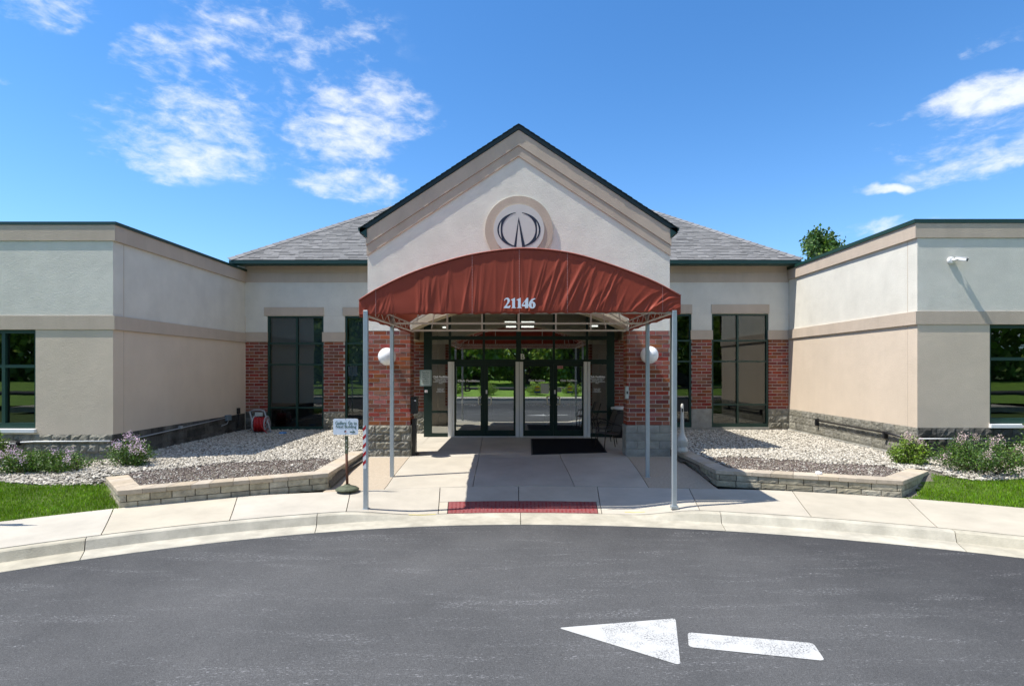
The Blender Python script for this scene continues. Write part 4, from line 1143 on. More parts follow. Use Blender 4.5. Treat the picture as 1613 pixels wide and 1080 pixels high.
# ------------------------------------------------------------------ wings
def wing(sg, label):
    left = sg < 0; D = 11.72 if left else 11.78
    W_ = empty('wing_left' if False else 'side_wing', (PX(178 if left else 1445, D), D, 0), label, 'building')
    cpx = 178 if left else 1445; X = PX(cpx, D); XF = sg*26
    zc1, zc0 = (PZ(349.6, D), PZ(354.5, D)) if left else (PZ(345.5, D), PZ(351.8, D))
    zk = PZ(379.5, D) if left else PZ(374.8, D)
    zb1, zb0 = (PZ(497.2, D), PZ(519.0, D)) if left else (PZ(490.2, D), PZ(510.8, D))
    zs = PZ(684.2, D) if left else PZ(673.6, D)
    def both(name, z0, z1, m, pr, cut=None):
        """an L of front wall and court-side wall; cut=(x0,x1) leaves a hole in the front wall"""
        xi = X-sg*pr   # proud towards the court
        a = (X-sg*pr); segs = [(a, XF)]
        if cut: segs = [(a, cut[0]), (cut[1], XF)]
        for s0, s1 in segs:
            MB().box(s0, s1, D-pr*.42, D+.35, z0, z1).build(name, m, W_)
        y1 = DW-.001
        MB().box(a, X+sg*.35, D+.352, y1, z0, z1).build(name, m, W_)
    wx = (PX(56, D), PX(-105, D)) if left else (PX(1559, D), PX(1725, D))
    wz1, wz0 = (zb0, PZ(675, D)) if left else (zb0, PZ(667.5, D))
    both('upper_stucco', zb1+.001, zk-.001, STUCCO_UP, 0)
    both('lower_stucco', zs+.001, zb0-.001, STUCCO_LO, 0.0, cut=wx)
    both('string_course', zb0+.001, zb1-.001, STUCCO_BAND, .045)
    both('cornice', zk+.001, zc0-.001, STUCCO_BAND, .055)
    both('coping', zc0+.001, zc1, GREEN, .085)
    MB().box(X+sg*.36, XF, D+.36, 30, zc0-.35, zc0-.3).build('flat_roof', INTD, W_)
    # below window wall + ledge
    MB().box(wx[0], wx[1], D, D+.3, zs+.001, wz0-.08).build('apron_wall', STUCCO_LO, W_)
    MB().box(wx[0]-sg*.02, wx[1]+sg*.02, D-.06, D+.3, wz0-.085, wz0-.002).build('window_sill', WHITE, W_, bevel=.006)
    xx = sorted(wx)
    vb = [xx[0]+.5*(xx[1]-xx[0])]
    fr = window(W_, 0, 0, 0, 0, [PX(1.0, D)] if left else [PX(1637, D)], [PZ(576.5, D) if left else PZ(565, D)], D, x01=tuple(xx), z01=(wz0, wz1), bars_px=False, rec=.13, fw=.075, gm=GLASS_X)
    # dark room
    m_ = MB(); m_.box(wx[0]-sg*.5, XF, D+3.2, D+3.3, 0, zb1); m_.add([(wx[0]-sg*.5, D+.3, .3), (XF, D+.3, .3), (XF, D+3.2, .3), (wx[0]-sg*.5, D+3.2, .3)], [(0,1,2,3)])
    m_.build('interior_wall', INTW, W_)
    # masonry base
    back = MB().box(X+sg*.02, XF, D+.02, D+.3, -.5, zs-.002).box(X+sg*.02, X+sg*.3, D+.31, DW, -.5, zs-.002).build('stone_base', MORTAR, W_); ORG[back.name] = worg(W_)
    hs = [.205]*3
    zlow = zs-.615
    if left:
        block_run(back, (XF*.62, D), (X-.02, D), zlow, hs, SPLIT, amp=.04, Lb=.406)
        block_run(back, (X, D), (X, DW-.0), zlow, hs, SPLITD, amp=.006, Lb=.406)
        block_run(back, (XF*.62, D-.03), (X-.02, D-.03), zlow-.2, [.2], SMOOTHB, amp=.004, Lb=.6)
        block_run(back, (X+.03, D), (X+.03, DW), zlow-.2, [.2], SPLITD, amp=.004, Lb=.406)
    else:
        block_run(back, (X+.02, D), (XF*.62, D), zlow, hs, SPLITD, amp=.03, Lb=.406)
        block_run(back, (X, DW), (X, D), zlow, hs, SPLIT, amp=.02, Lb=.406)
        block_run(back, (X-.04, DW), (X-.04, D), zlow-.2, [.2], SMOOTHB, amp=.004, Lb=.406)
        block_run(back, (X+.02, D-.03), (XF*.62, D-.03), zlow-.2, [.2], SMOOTHB, amp=.004, Lb=.6)
    # expansion joint near the corner on the court side and the vertical grooves
    yj = D*(639.0/622.5) if left else D*(628/613.)
    MB().box(X-sg*.003, X+sg*.01, yj, yj+.012, zs+.01, zb0-.01).box(X-sg*.003, X+sg*.01, yj, yj+.012, zb1+.01, zk-.01).build('expansion_joint', STUCCO_BAND, W_)
    return W_, X, D, zs
WL, XWL, DFL, ZSWL = wing(-1, 'left flat-roofed stucco wing with stone base and green coping')
WR, XWR, DFR, ZSWR = wing(1, 'right flat-roofed stucco wing with white camera on its front')

# ------------------------------------------------------------------ canopy
D0 = 8.9; DB = 12.87
AW = empty('entrance_canopy', (0, D0, -.2), 'red fabric entrance canopy numbered 21146 on grey metal posts', 'canopy')
arc = [(566,473),(593.5,456),(650.4,429.4),(717.4,407.6),(764,397.8),(817.8,392),(870,394.6),(918,403.6),(985,425.5),(1035,446),(1071.6,466)]
def arcz(x):
    px = x*F/D0+CX
    if px <= arc[0][0]: return PZ(arc[0][1], D0)
    for k in range(len(arc)-1):
        if arc[k][0] <= px <= arc[k+1][0]:
            p0 = arc[max(0, k-1)]; p1, p2 = arc[k], arc[k+1]; p3 = arc[min(len(arc)-1, k+2)]
            t = (px-p1[0])/(p2[0]-p1[0])
            m1 = (p2[1]-p0[1])/(p2[0]-p0[0])*(p2[0]-p1[0]); m2 = (p3[1]-p1[1])/(p3[0]-p1[0])*(p2[0]-p1[0])
            v = (2*t**3-3*t*t+1)*p1[1]+(t**3-2*t*t+t)*m1+(-2*t**3+3*t*t)*p2[1]+(t**3-t*t)*m2
            return PZ(v, D0)
    return PZ(arc[-1][1], D0)
XA0, XA1 = PX(566, D0), PX(1071.8, D0); ZV0, ZV1 = PZ(496, D0), PZ(491.5, D0)
def zbot(x): t = (x-XA0)/(XA1-XA0); return ZV0+(ZV1-ZV0)*t
folds = []
rf = random.Random(11)
for k in range(110):
    u = rf.uniform(0, 1); right = u > .52
    folds.append((XA0+(XA1-XA0)*u, (rf.uniform(.35, .95) if right else rf.uniform(-.1, .3)), rf.uniform(.009, .030), rf.uniform(.002, .0115)*(1.35 if right else .75), rf.uniform(.15, 1.0), rf.uniform(-.6, .25)))
def foldy(x, v):
    """outward swelling of the fabric; v 0 at the bottom hem, 1 at the arch"""
    y = 0
    h = v*.85
    for (fx, lean, w, a, ext, st) in folds:
        c = fx+lean*h*.8; d = (x-c)/w
        if abs(d) < 3:
            e = math.exp(-((v-.15-st*.6)/(.35+ext*.5))**2)
            y += a*math.exp(-d*d)*e
    y += .006*mnoise.noise(Vector((x*3.5, v*2.5, 1)))
    return y
NX, NZ = 520, 26; mb = MB()
for j in range(NZ+1):
    v = j/NZ
    for i in range(NX+1):
        x = XA0+(XA1-XA0)*i/NX; zb = zbot(x)+.006*math.sin(x*21)+.004*math.sin(x*47); z = zb+(arcz(x)-zb)*v
        e = min(1, v/.08)*min(1, (1-v)/.08)*min(1, i/4, (NX-i)/4)
        mb.v.append((x, D0-.02-.04*(1-v)*0-foldy(x, v)*(.35+.65*e), z))
for j in range(NZ):
    for i in range(NX): a = j*(NX+1)+i; mb.f.append((a, a+1, a+NX+2, a+NX+1))
front = mb.build('front_panel', FABRIC, AW, smooth=True); ORG[front.name] = worg(AW)
sm_ = front.modifiers.new('thick', 'SOLIDIFY'); sm_.thickness = .002; sm_.offset = -1
# seams
for px in (592.5, 744, 818, 893.5, 1043):
    x = PX(px, D0); mb = MB(); zt2 = arcz(x); zb = zbot(x); k = 40
    for i in range(k):
        z = zb+(zt2-zb)*(i+.2)/k; z2 = zb+(zt2-zb)*(i+.75)/k; y = D0-.024-foldy(x, (i+.5)/k)*.9
        mb.box(x-.004, x+.004, y-.003, y, z, z2)
    mb.build('seam', STITCH, front)
# barrel top and side valances
mb = MB(); NXT = 60; NY = 6
for j in range(NY+1):
    y = D0+(DB-D0)*j/NY
    for i in range(NXT+1):
        x = XA0+(XA1-XA0)*i/NXT; sag = .015*math.sin(math.pi*((j*2) % NY)/NY)
        mb.v.append((x*(1-.015*j/NY), y, arcz(x)-.006-sag))
for j in range(NY):
    for i in range(NXT): a = j*(NXT+1)+i; mb.f.append((a, a+1, a+NXT+2, a+NXT+1))
mb.build('top_fabric', FABRIC_IN, AW, smooth=True)
for sg, x, zb in ((-1, XA0, ZV0), (1, XA1, ZV1)):
    mb = MB(); k = 24
    for i in range(k+1):
        y = D0+(DB-D0)*i/k; xx = x*(1-.015*i/k)+.008*math.sin(i*2.1); zt3 = arcz(x)-.004
        mb.v += [(xx, y, zb-.035+.01*math.sin(i*1.3)), (xx, y, zt3)]
    for i in range(k): mb.f.append((2*i, 2*i+2, 2*i+3, 2*i+1))
    mb.build('side_valance', FABRIC_IN, AW, smooth=True)
mb = MB(); mb.tube([(XA0+(XA1-XA0)*i/40, D0-.03, arcz(XA0+(XA1-XA0)*i/40)+.002) for i in range(41)], .011, 6)
mb.build('piping', mat('piping_red', (.42,.12,.085), .6), AW, smooth=True)
# frame: tubes
XP = 245*D0/F; ZF = (ZV0+ZV1)/2+.02; DI = 10.98
def rail(name, a, b, w=.035): return MB().beam(a, b, w).build(name, mat('tube_white', (.70,.69,.66), .45), AW)
for sg in (-1, 1):
    x = sg*(XP-.01); zf = ZF-.005 if sg > 0 else ZF-.04
    rail('side_rail', (x, D0+.03, zf), (x*.985, DB, zf), .026); rail('side_rail', (x, D0+.03, zf+.17), (x*.985, DB, zf+.17), .022)
    k = 15
    for i in range(k):
        ya, yb = D0+.05+(DB-D0-.1)*i/k, D0+.05+(DB-D0-.1)*(i+1)/k
        rail('truss_web', (x, ya, zf+(.0 if i % 2 else .17)), (x, yb, zf+(.17 if i % 2 else .0)), .009)
ZW = PZ(520.5, DB); ZI = PZ(509.3, DI)
rail('cross_rail', (-2.56, DB-.03, ZW), (2.53, DB-.03, ZW), .04)
rail('cross_rail', (-XP, DI, ZI), (XP, DI, ZI), .035)
rail('cross_rail', (-XP, D0+.04, ZF), (XP, D0+.04, ZF), .035)
for px in (704.7, 759.5, 817, 875.5, 930.5):
    x = PX(px, DB); rail('upright', (x, DB-.03, ZW+.02), (x, DB-.03, arcz(x)-.03), .032 if px != 817 else .05)
for y in (D0+.04, DI, DB-.03):
    mb = MB(); pts3 = [Vector((XA0*.99+(XA1-XA0)*.98*i/30, y, 0)) for i in range(31)]
    for p in pts3: p.z = arcz(p.x)-.03
    for a, b in zip(pts3, pts3[1:]): mb.beam(a, b, .03)
    mb.build('arch_rib', MATS['tube_white'], AW)
for sg in (-1, 1):   # slanting braces near the posts
    for yy in (DI, DB-.03):
        x = sg*(XP-.05); rail('brace', (x, yy, ZF+.18), (sg*1.55, yy, arcz(sg*1.55)-.03), .022); rail('brace', (sg*2.05, yy, ZF+.02), (sg*1.95, yy, arcz(sg*1.95)-.03), .022)
rail('ridge_rail', (0, D0+.04, arcz(0)-.04), (0, DB, arcz(0)-.04), .035)
for sg in (-1, 1): rail('purlin', (sg*1.4, D0+.04, arcz(sg*1.4)-.04), (sg*1.4, DB, arcz(sg*1.4)-.04), .03)
# posts, each with a foot plate
def post(px, py_b, D, zt, lab):
    x = PX(px, D); zb = PZ(py_b, D)
    MB().box(x-.036, x+.036, D-.036, D+.036, zb, zt).build('post', ALU, AW, bevel=.006, label=lab)
    p = MB().box(x-.055, x+.055, D-.055, D+.055, zb-.03, zb+.012).build('foot_plate', ALU, AW); return x, zb
post(576.3, 801.5, D0, ZF+.03, 'front left post with red and white tape'); post(1062, 797, D0, ZF+.03, None)
post(617.5, 755, DI, ZI+.2, None); post(1020, 751.5, DI, ZI+.2, None)
# tape spiral on the front left post
x = PX(576.3, D0); tp = MB()
zt4, zb4 = PZ(670.5, D0), PZ(737.5, D0)
tw = MB().box(x-.0375, x+.014, D0-.0375, D0+.0375, zb4, zt4).build('white_tape', WHITE, AW)
k = 5; hh = (zt4-zb4)/k
for i in range(k):
    z = zt4-(i+.5)*hh-.02
    tp.add([(x-.038,D0-.0385,z),(x+.012,D0-.0385,z+.05),(x+.012,D0-.0385,z+.05+hh*.42),(x-.038,D0-.0385,z+hh*.42)], [(0,1,2,3)])
    tp.add([(x-.0385,D0+.038,z-.05),(x-.0385,D0-.038,z),(x-.0385,D0-.038,z+hh*.42),(x-.0385,D0+.038,z-.05+hh*.42)], [(0,1,2,3)])
tp.build('red_tape', REDP, AW)
# street number in heavy serif figures
DIG = {'2': [[(225,360),(240,310),(290,262),(350,240),(410,262),(448,310),(452,370),(430,430),(320,560),(400,572),(450,545),(470,540),(480,560),(440,645),(215,645),(215,630),(330,470),(362,390),(360,330),(330,300),(290,305),(255,350)]],
  '1': [[(495,320),(640,250),(652,250),(652,610),(695,632),(695,645),(510,645),(510,632),(545,610),(545,345),(500,338)]],
  '4': [[(1110,250),(1165,250),(1165,500),(1180,505),(1180,560),(1165,575),(1165,645),(1040,645),(1040,580),(915,580),(915,510)]],
  '6': [[(1430,265),(1445,290),(1370,325),(1320,385),(1370,395),(1425,440),(1450,520),(1430,600),(1380,650),(1310,662),(1240,640),(1195,580),(1185,500),(1210,400),(1270,320),(1340,280)]]}
HOLE = {'4': [(1045,380),(1045,510),(960,510)], '6': [(1310,445),(1335,450),(1345,520),(1340,590),(1320,615),(1300,590),(1290,520),(1295,460)]}
UD = 65/1613*D0/F
num = MB(); hol = MB()
def dcoord(x, y): return ((PX(785, D0)+x*UD), PZ(460, D0)-y*UD)
def dpoly(mb_, pl, dx, y): 
    mb_.add([(dcoord(x+dx, yy)[0], y, dcoord(x+dx, yy)[1]) for x, yy in pl], [tuple(range(len(pl)))])
YN = D0-.075
dig_m = mat('number_white', (.75,.80,.86), .5)
for ch, dx in (('2', 0), ('1', 0), ('1', 222), ('4', 0), ('6', 0)):
    m_ = MB(); pl = [dcoord(x+dx, y) for x, y in DIG[ch][0]]
    bm = bmesh.new(); outer_v = [bm.verts.new((p[0], YN, p[1])) for p in pl]
    es = [bm.edges.new((outer_v[i], outer_v[(i+1) % len(outer_v)])) for i in range(len(outer_v))]
    if ch in HOLE:
        hv = [bm.verts.new((p[0], YN, p[1])) for p in [dcoord(x, y) for x, y in HOLE[ch]]]
        es += [bm.edges.new((hv[i], hv[(i+1) % len(hv)])) for i in range(len(hv))]
    bmesh.ops.triangle_fill(bm, edges=es, use_beauty=True)
    bmesh.ops.translate(bm, verts=bm.verts, vec=-worg(AW)); me = bpy.data.meshes.new('house_number'); bm.to_mesh(me); bm.free(); me.materials.append(dig_m)
    o = bpy.data.objects.new('house_number', me); COL.objects.link(o); o.parent = front
    md = o.modifiers.new('s', 'SOLIDIFY'); md.thickness = .02; md.offset = 0

# ------------------------------------------------------------------ globe lamps
def globe(px, py, lab):
    D = DG-.24; x, z = PX(px, D), PZ(py, D)
    e = empty('globe_lamp', (x, DG, z), lab, 'wall lamp', 'white globe lamps on the brick piers')
    r = 14*D/F; prof = [(r*math.sin(math.pi*i/16)+1e-4, -r*math.cos(math.pi*i/16)) for i in range(17)]
    MB().lathe(prof, (x, D, z), 32).build('globe', GLOBE, e, smooth=True)
    MB().box(x-.06, x+.06, DG-.07, DG-.006, z-.09, z+.09).build('wall_plate', WHITE, e, bevel=.01)
globe(609.7, 561.5, 'white globe lamp on the left brick pier'); globe(1023, 559, 'white globe lamp on the right brick pier')

# ------------------------------------------------------------------ small things near the entrance
mt = [G(837,715.5,.012), G(957,712,.012), G(941,690,.012), G(836,690.5,.012)]
dm = empty('doormat', G(890, 702, 0), 'large black doormat in front of the right-hand doors', 'doormat')
ctr = sum(mt, Vector())/4
inner = [ctr+(p-ctr)*.965 for p in mt]
MB().prism([(p.x, p.y) for p in mt], .002, .011).build('rubber_border', RUBBER, dm, fix=True)
MB().prism([(p.x, p.y) for p in inner], .0115, .018).build('pile', MATBLK, dm, fix=True)

def chair(loc, rz, lab):
    e = empty('patio_chair', (0,0,0), lab, 'chair', 'dark patio chairs beside the doors')
    for s in (-1, 1):
        MB().tube([(s*.26, -.27, 0), (s*.26, -.25, .30), (s*.26, -.24, .52), (s*.26, -.19, .63), (s*.26, -.08, .66), (s*.26, .12, .64), (s*.26, .24, .58)], .012).build('arm_frame', BRONZE, e, smooth=True)
        MB().tube([(s*.24, .30, 0), (s*.24, .26, .25), (s*.24, .22, .42)], .012).build('leg', BRONZE, e, smooth=True)
        MB().tube([(s*.24, .18, .40), (s*.25, .26, .60), (s*.22, .33, .86)], .012).build('back_post', BRONZE, e, smooth=True)
    MB().tube([(-.22, .33, .86), (-.15, .345, .92), (.15, .345, .92), (.22, .33, .86)], .012).build('top_rail', BRONZE, e, smooth=True)
    m_ = MB(); rows = [(-.24, .43), (-.1, .415), (.08, .40), (.19, .42)]
    for y, z in rows: m_.v += [(-.24, y, z), (.24, y, z), (-.24, y, z-.025), (.24, y, z-.025)]
    for i in range(3): a = i*4; m_.f += [(a, a+1, a+5, a+4), (a+2, a+6, a+7, a+3), (a, a+4, a+6, a+2), (a+1, a+3, a+7, a+5)]
    m_.f += [(0,2,3,1)]; m_.build('seat', MESHF, e, fix=True)
    m_ = MB(); b = []
    for y, z, w in [(.19, .43, .235), (.25, .58, .24), (.30, .75, .225), (.345, .90, .17)]: m_.v += [(-w, y, z), (w, y, z), (-w, y+.015, z), (w, y+.015, z)]
    for i in range(3): a = i*4; m_.f += [(a, a+1, a+5, a+4), (a+2, a+6, a+7, a+3), (a, a+4, a+6, a+2), (a+1, a+3, a+7, a+5)]
    m_.f += [(0,2,3,1), (12,13,15,14)]; m_.build('backrest', MESHF, e, fix=True)
    e.location = loc; e.rotation_euler = (0, 0, rz); return e
chair((2.33, 14.05, 0), R(-72), 'nearer dark patio chair beside the right brick pier'); chair((2.35, 15.1, 0), R(-80), 'farther dark patio chair, by the glazed screen')
# bin behind the chairs
bx, by = PX(975, 16.3)+.02, 16.4
e = empty('waste_bin', (bx, by, 0), 'black waste bin with pale rim behind the patio chairs', 'bin')
MB().lathe([(.17,0),(.20,.02),(.225,.82),(.22,.84)], (bx, by, 0), 24).build('body', BLACK, e, smooth=True)
MB().lathe([(.235,.842),(.245,.855),(.245,.90),(.225,.915)], (bx, by, 0), 24).build('rim', WHITE, e, smooth=True)
# letter box and tall black stand by the left pier
e = empty('letter_box', (-XI+.03, DG+.1, 0), 'black letter box fixed to the inner side of the left pier', 'letter box')
a = PX(649, DG-.02); b = PX(658, DG-.02)
MB().box(-XI+.01, -XI+.15, DG-.02, DG+.22, PZ(651.5, DG), PZ(627.5, DG)).build('body', BLACK, e, bevel=.008)
MB().box(-XI+.005, -XI+.16, DG-.03, DG+.23, PZ(627.2, DG), PZ(625, DG)).build('lid', BLACK, e, bevel=.004)
MB().box(-XI+.10, -XI+.14, DG-.032, DG-.028, PZ(631.5, DG), PZ(629.8, DG)).build('badge', WHITE, e)
e = empty('black_stand', (-XI+.05, DG+.14, 0), 'slim black stand on the floor against the left pier under the letter box', 'stand')
MB().box(-XI+.03, -XI+.11, DG+.05, DG+.24, .02, PZ(660, DG)).build('column', BLACK, e, bevel=.006)
MB().box(-XI+.03, -XI+.16, DG+.02, DG+.28, 0, .03).build('foot', BLACK, e, bevel=.005)
e = empty('key_pad', (XI-.02, DG+.03, 1.5), 'slim grey entry keypad on the inner edge of the right pier', 'keypad')
MB().box(XI-.035, XI+.035, DG-.03, DG+.10, PZ(627.5, DG), PZ(608, DG)).build('housing', PLATE, e, bevel=.006)
MB().box(XI-.018, XI+.018, DG-.034, DG-.03, PZ(620, DG), PZ(616, DG)).build('display', BLACK, e)
# wall sign on the frame
D = DD-.02; e = empty('notice_plate', (PX(670.5, D), D, PZ(595, D)), 'pale metal notice plate left of the entrance doors', 'sign')
def rrect(x0, x1, z0, z1, r, n=4):
    out = []
    for cx3, cz, a0 in ((x1-r, z0+r, -90), (x1-r, z1-r, 0), (x0+r, z1-r, 90), (x0+r, z0+r, 180)):
        for i in range(n+1): a = R(a0+90*i/n); out.append((cx3+r*math.cos(a), cz+r*math.sin(a)))
    return out
MB().xz(rrect(PX(661.3,D), PX(680,D), PZ(608,D), PZ(582,D), .04), D-.012, D).build('plate', mat('plate_edge', (.28,.36,.32), .5), e, fix=True)
MB().xz(rrect(PX(663.2,D), PX(678,D), PZ(606.3,D), PZ(583.8,D), .02), D-.015, D-.0125).build('face', PLATE, e, fix=True)
for t_, py, w, h in (('Please Press', 586.5, 11.5, 2.2), ('Button To', 590, 9, 1.9), ('Speak With', 593.4, 10.5, 2.1), ('Office', 596.5, 6, 1.9), ('After Hours', 599.8, 9, 1.5), ('Leave A Message', 602.6, 10, 1.5)):
    text_obj('lettering', t_, w*D/F, h*D/F, (PX(670.6, D), D-.017, PZ(py, D)), SIGNG, e, offset=.002, extrude=.001)
e = empty('call_button', (PX(671.3, D), D, PZ(616, D)), 'small white call button plate on the door frame under the notice plate', 'call button')
MB().box(PX(669,D), PX(673.7,D), D-.01, D, PZ(618,D), PZ(614,D)).build('plate', WHITE, e); MB().box(PX(670.8,D), PX(671.9,D), D-.015, D-.0101, PZ(616.6,D), PZ(615.4,D)).build('button', REDP, e)

# ash urn
D = 12.35; ux = PX(1074.5, D); uz = PZ(711, D)
e = empty('ash_urn', (ux, D, uz), 'cream smokers post with bulbous fluted base on the right bed wall', 'ash urn')
r0 = 8.8*D/F
pr = [(r0*.98,0),(r0*1.0,.03),(r0*.95,.07),(r0*.82,.10),(r0*.86,.14),(r0*.98,.24),(r0*1.0,.27),(r0*.86,.30),(r0*.60,.35),(r0*.42,.40),(r0*.34,.50),(r0*.30,.80),(r0*.26,.83),(r0*.26,1.03),(r0*.2,1.07),(.01,1.085)]
MB().lathe([(a, b) for a, b in pr], (ux, D, uz), 24).build('body', CREAMPL, e, smooth=True)
fl = MB()
for i in range(22):
    a = 2*math.pi*i/22; fl.tube([(ux+r0*.87*math.cos(a), D+r0*.87*math.sin(a), uz+.12), (ux+r0*.985*math.cos(a), D+r0*.985*math.sin(a), uz+.235)], .006, 5)
fl.build('fluting', CREAMPL, e, kind='stuff')
MB().box(ux-.012, ux+.012, D-r0*.30, D-r0*.2, uz+.90, uz+.98).build('slot', BLACK, e)

# golfers sign
sz = -.14; D = 9.92; sx = PX(547, D)
e = empty('directional_sign', (sx, D, sz), 'small white golfers sign on a rusty green post with round base', 'sign')
MB().lathe([(.205,0),(.21,.015),(.17,.045),(.10,.07),(.055,.085),(.05,.10)], (sx, D, sz), 28).build('base', RUST, e, smooth=True)
MB().tube([(sx, D, sz+.09), (sx-.012, D, PZ(714, D))], .024, 10).build('lower_post', RUSTR, e, smooth=True)
mb = MB().box(sx-.037, sx+.013, D-.02, D-.012, PZ(714, D), PZ(686, D)).box(sx-.037, sx-.030, D-.012, D+.02, PZ(714, D), PZ(686, D)).box(sx+.006, sx+.013, D-.012, D+.02, PZ(714, D), PZ(686, D))
mb.build('channel_post', RUST, e)
for py in (693, 700, 706): MB().box(sx-.017, sx-.007, D-.0215, D-.0205, PZ(py+1, D), PZ(py-.6, D)).build('post_hole', WHITE, e)
x0, x1, z0, z1 = PX(525.7, D), PX(565, D), PZ(684, D), PZ(658.8, D)
pl = MB().xz(rrect(x0, x1, z0, z1, .03), D-.032, D-.026).build('sign_board', SIGNW, e, fix=True); ORG[pl.name] = worg(e)
yl = D-.034
text_obj('lettering', 'Golfers: Go to', 33.5*D/F, 5.6*D/F, (PX(546, D), yl, PZ(665.6, D)), SIGNG, pl, offset=.0008, extrude=.001)
text_obj('lettering', 'Next Building', 32*D/F, 5.8*D/F, (PX(546, D), yl, PZ(672, D)), SIGNG, pl, offset=.0008, extrude=.001)
ax0, ax1, az = PX(552, D), PX(560, D), PZ(679.5, D)
MB().beam((ax0, yl, az), (ax1-.005, yl, az), .001, .013, up=(0,1,0)).beam((PX(556.2,D), yl, PZ(676.4,D)), (ax1, yl, az), .012, .003).beam((PX(556.2,D), yl, PZ(682.6,D)), (ax1, yl, az), .012, .003).box(ax0, ax1-.008, yl-.001, yl+.001, az-.008, az+.008).build('arrow', SIGNG, pl)
for (dx, m_, r1, a0, a1) in ((0, NAVY, .024, 60, 230), (.004, PINK, .020, 230, 420)):
    c = (PX(545.2, D), PZ(679, D)); pts4 = [(c[0]+r1*math.cos(R(a0+(a1-a0)*i/12)), yl-dx*.2, c[1]+r1*math.sin(R(a0+(a1-a0)*i/12))) for i in range(13)]
    MB().add(pts4, [tuple(range(13))]).build('emblem', m_, pl, fix=True)
for z in (z1-.015, z0+.015): MB().box(PX(545.4,D)-.006, PX(545.4,D)+.006, yl-.002, yl, z-.006, z+.006).build('bolt', BLACK, pl)

# hose reel
D = 16.6; e = empty('hose_reel', (PX(408, D), D, .1), 'grey hose reel stand wound with red hose by the left brick pier', 'hose reel')
def P3(px, py, dy=0): return (PX(px, D+dy), D+dy, PZ(py, D+dy))
MB().tube([P3(393.5,648,.25), P3(398,667,.1), P3(401,690,-.05)], .022, 8).build('side_frame', GREYPL, e, smooth=True)
MB().tube([P3(416,647,.25), P3(420.5,660,.1), P3(427.5,683,-.05)], .022, 8).build('side_frame', GREYPL, e, smooth=True)
MB().tube([P3(393.5,648,.25), P3(400,645.5,.25), P3(410,645.3,.25), P3(416,647,.25)], .022, 8).build('handle', GREYPL, e, smooth=True)
MB().beam(P3(401,688,-.05), P3(424.5,685.5,-.05), .06, .09).build('foot_bar', GREYPL, e)
MB().box(PX(402,D+.2), PX(413.7,D+.2), D+.18, D+.22, PZ(655,D+.2), PZ(649.2,D+.2)).build('name_plate', PLATE, e)
mb = MB()
c = Vector(P3(411, 668, .08)); L = 17*D/F
for k in range(7):
    x = c.x-L/2+L*(k+.5)/7; rr = .21-(.015 if k % 2 else 0)
    mb.tube([(x+.02*math.sin(i), c.y+rr*math.cos(2*math.pi*i/16)*.8, c.z+rr*math.sin(2*math.pi*i/16)) for i in range(17)], .022, 6, caps=False)
mb.tube([(c.x-L/2, c.y, c.z), (c.x+L/2, c.y, c.z)], .17, 12)
mb.build('hose', REDHOSE, e, smooth=True)
for sg in (-1, 1):
    m_ = MB(); x = c.x+sg*(L/2+.02)
    m_.tube([(x, c.y+.25*math.cos(2*math.pi*i/20)*.8, c.z+.25*math.sin(2*math.pi*i/20)) for i in range(21)], .018, 6, caps=False)
    for i in range(4): a = math.pi*i/4; m_.beam((x, c.y-.2*math.cos(a), c.z-.25*math.sin(a)), (x, c.y+.2*math.cos(a), c.z+.25*math.sin(a)), .02)
    m_.build('reel_flange', GREYPL, e)
MB().tube([P3(408,664,-.14), P3(412,672,-.2), P3(421,683,-.3), P3(430,686,-.35), P3(440,686.3,-.2)], .013, 6).build('hose_end', REDHOSE, e, smooth=True)
# blue scrap on the gravel
D = 16.3; e = empty('blue_valve_box', (PX(445, D), D, .12), 'small blue plastic cover lying on gravel under the left window', 'cover')
MB().box(PX(441,D), PX(450,D), D-.08, D+.08, .12, .17).build('lid', mat('blue_plastic', (.10,.30,.62), .5), e, bevel=.01)
MB().box(PX(442,D), PX(449,D), D-.06, D+.06, .08, .119).build('body', mat('blue_plastic', (.10,.30,.62), .5), e)
p = G(1289.5, 744.5, .15); e = empty('white_marker', p, 'small white plastic cap on the mulch of the right bed', 'cap')
MB().lathe([(.06,-.03),(.062,.0),(.055,.02),(.02,.03)], p, 16).build('cap', WHITE, e, smooth=True)

# security camera on right wing
D = DFR; c = Vector((PX(1497, D), D, PZ(410.5, D)))
e = empty('security_camera', c, 'white bullet security camera on the right wing wall', 'camera')
MB().lathe([(.075,0),(.075,.03),(.05,.05)], (0,0,0), 20)
m_ = MB(); m_.tube([c+Vector((0,-.001,0)), c+Vector((0,-.035,0)), c+Vector((0,-.05,0))], [.075,.075,.055], 20); m_.build('mount', WHITE, e, smooth=False)
MB().tube([c+Vector((0,-.05,0)), c+Vector((.03,-.09,.0)), c+Vector((.05,-.15,.01))], .022, 10).build('bracket', WHITE, e, smooth=True)
a = c+Vector((.05,-.08,.03)); b = c+Vector((.17,-.24,-.03))
MB().beam(a, b, .085, .075).build('housing', WHITE, e, bevel=.012)
dv = (b-a).normalized(); MB().beam(b-dv*.0, b+dv*.006, .070, .058).build('lens_window', BLACK, e)
MB().beam(a+Vector((0,0,.045)), b+dv*.04+Vector((0,0,.045)), .092, .008).build('sun_shade', WHITE, e)
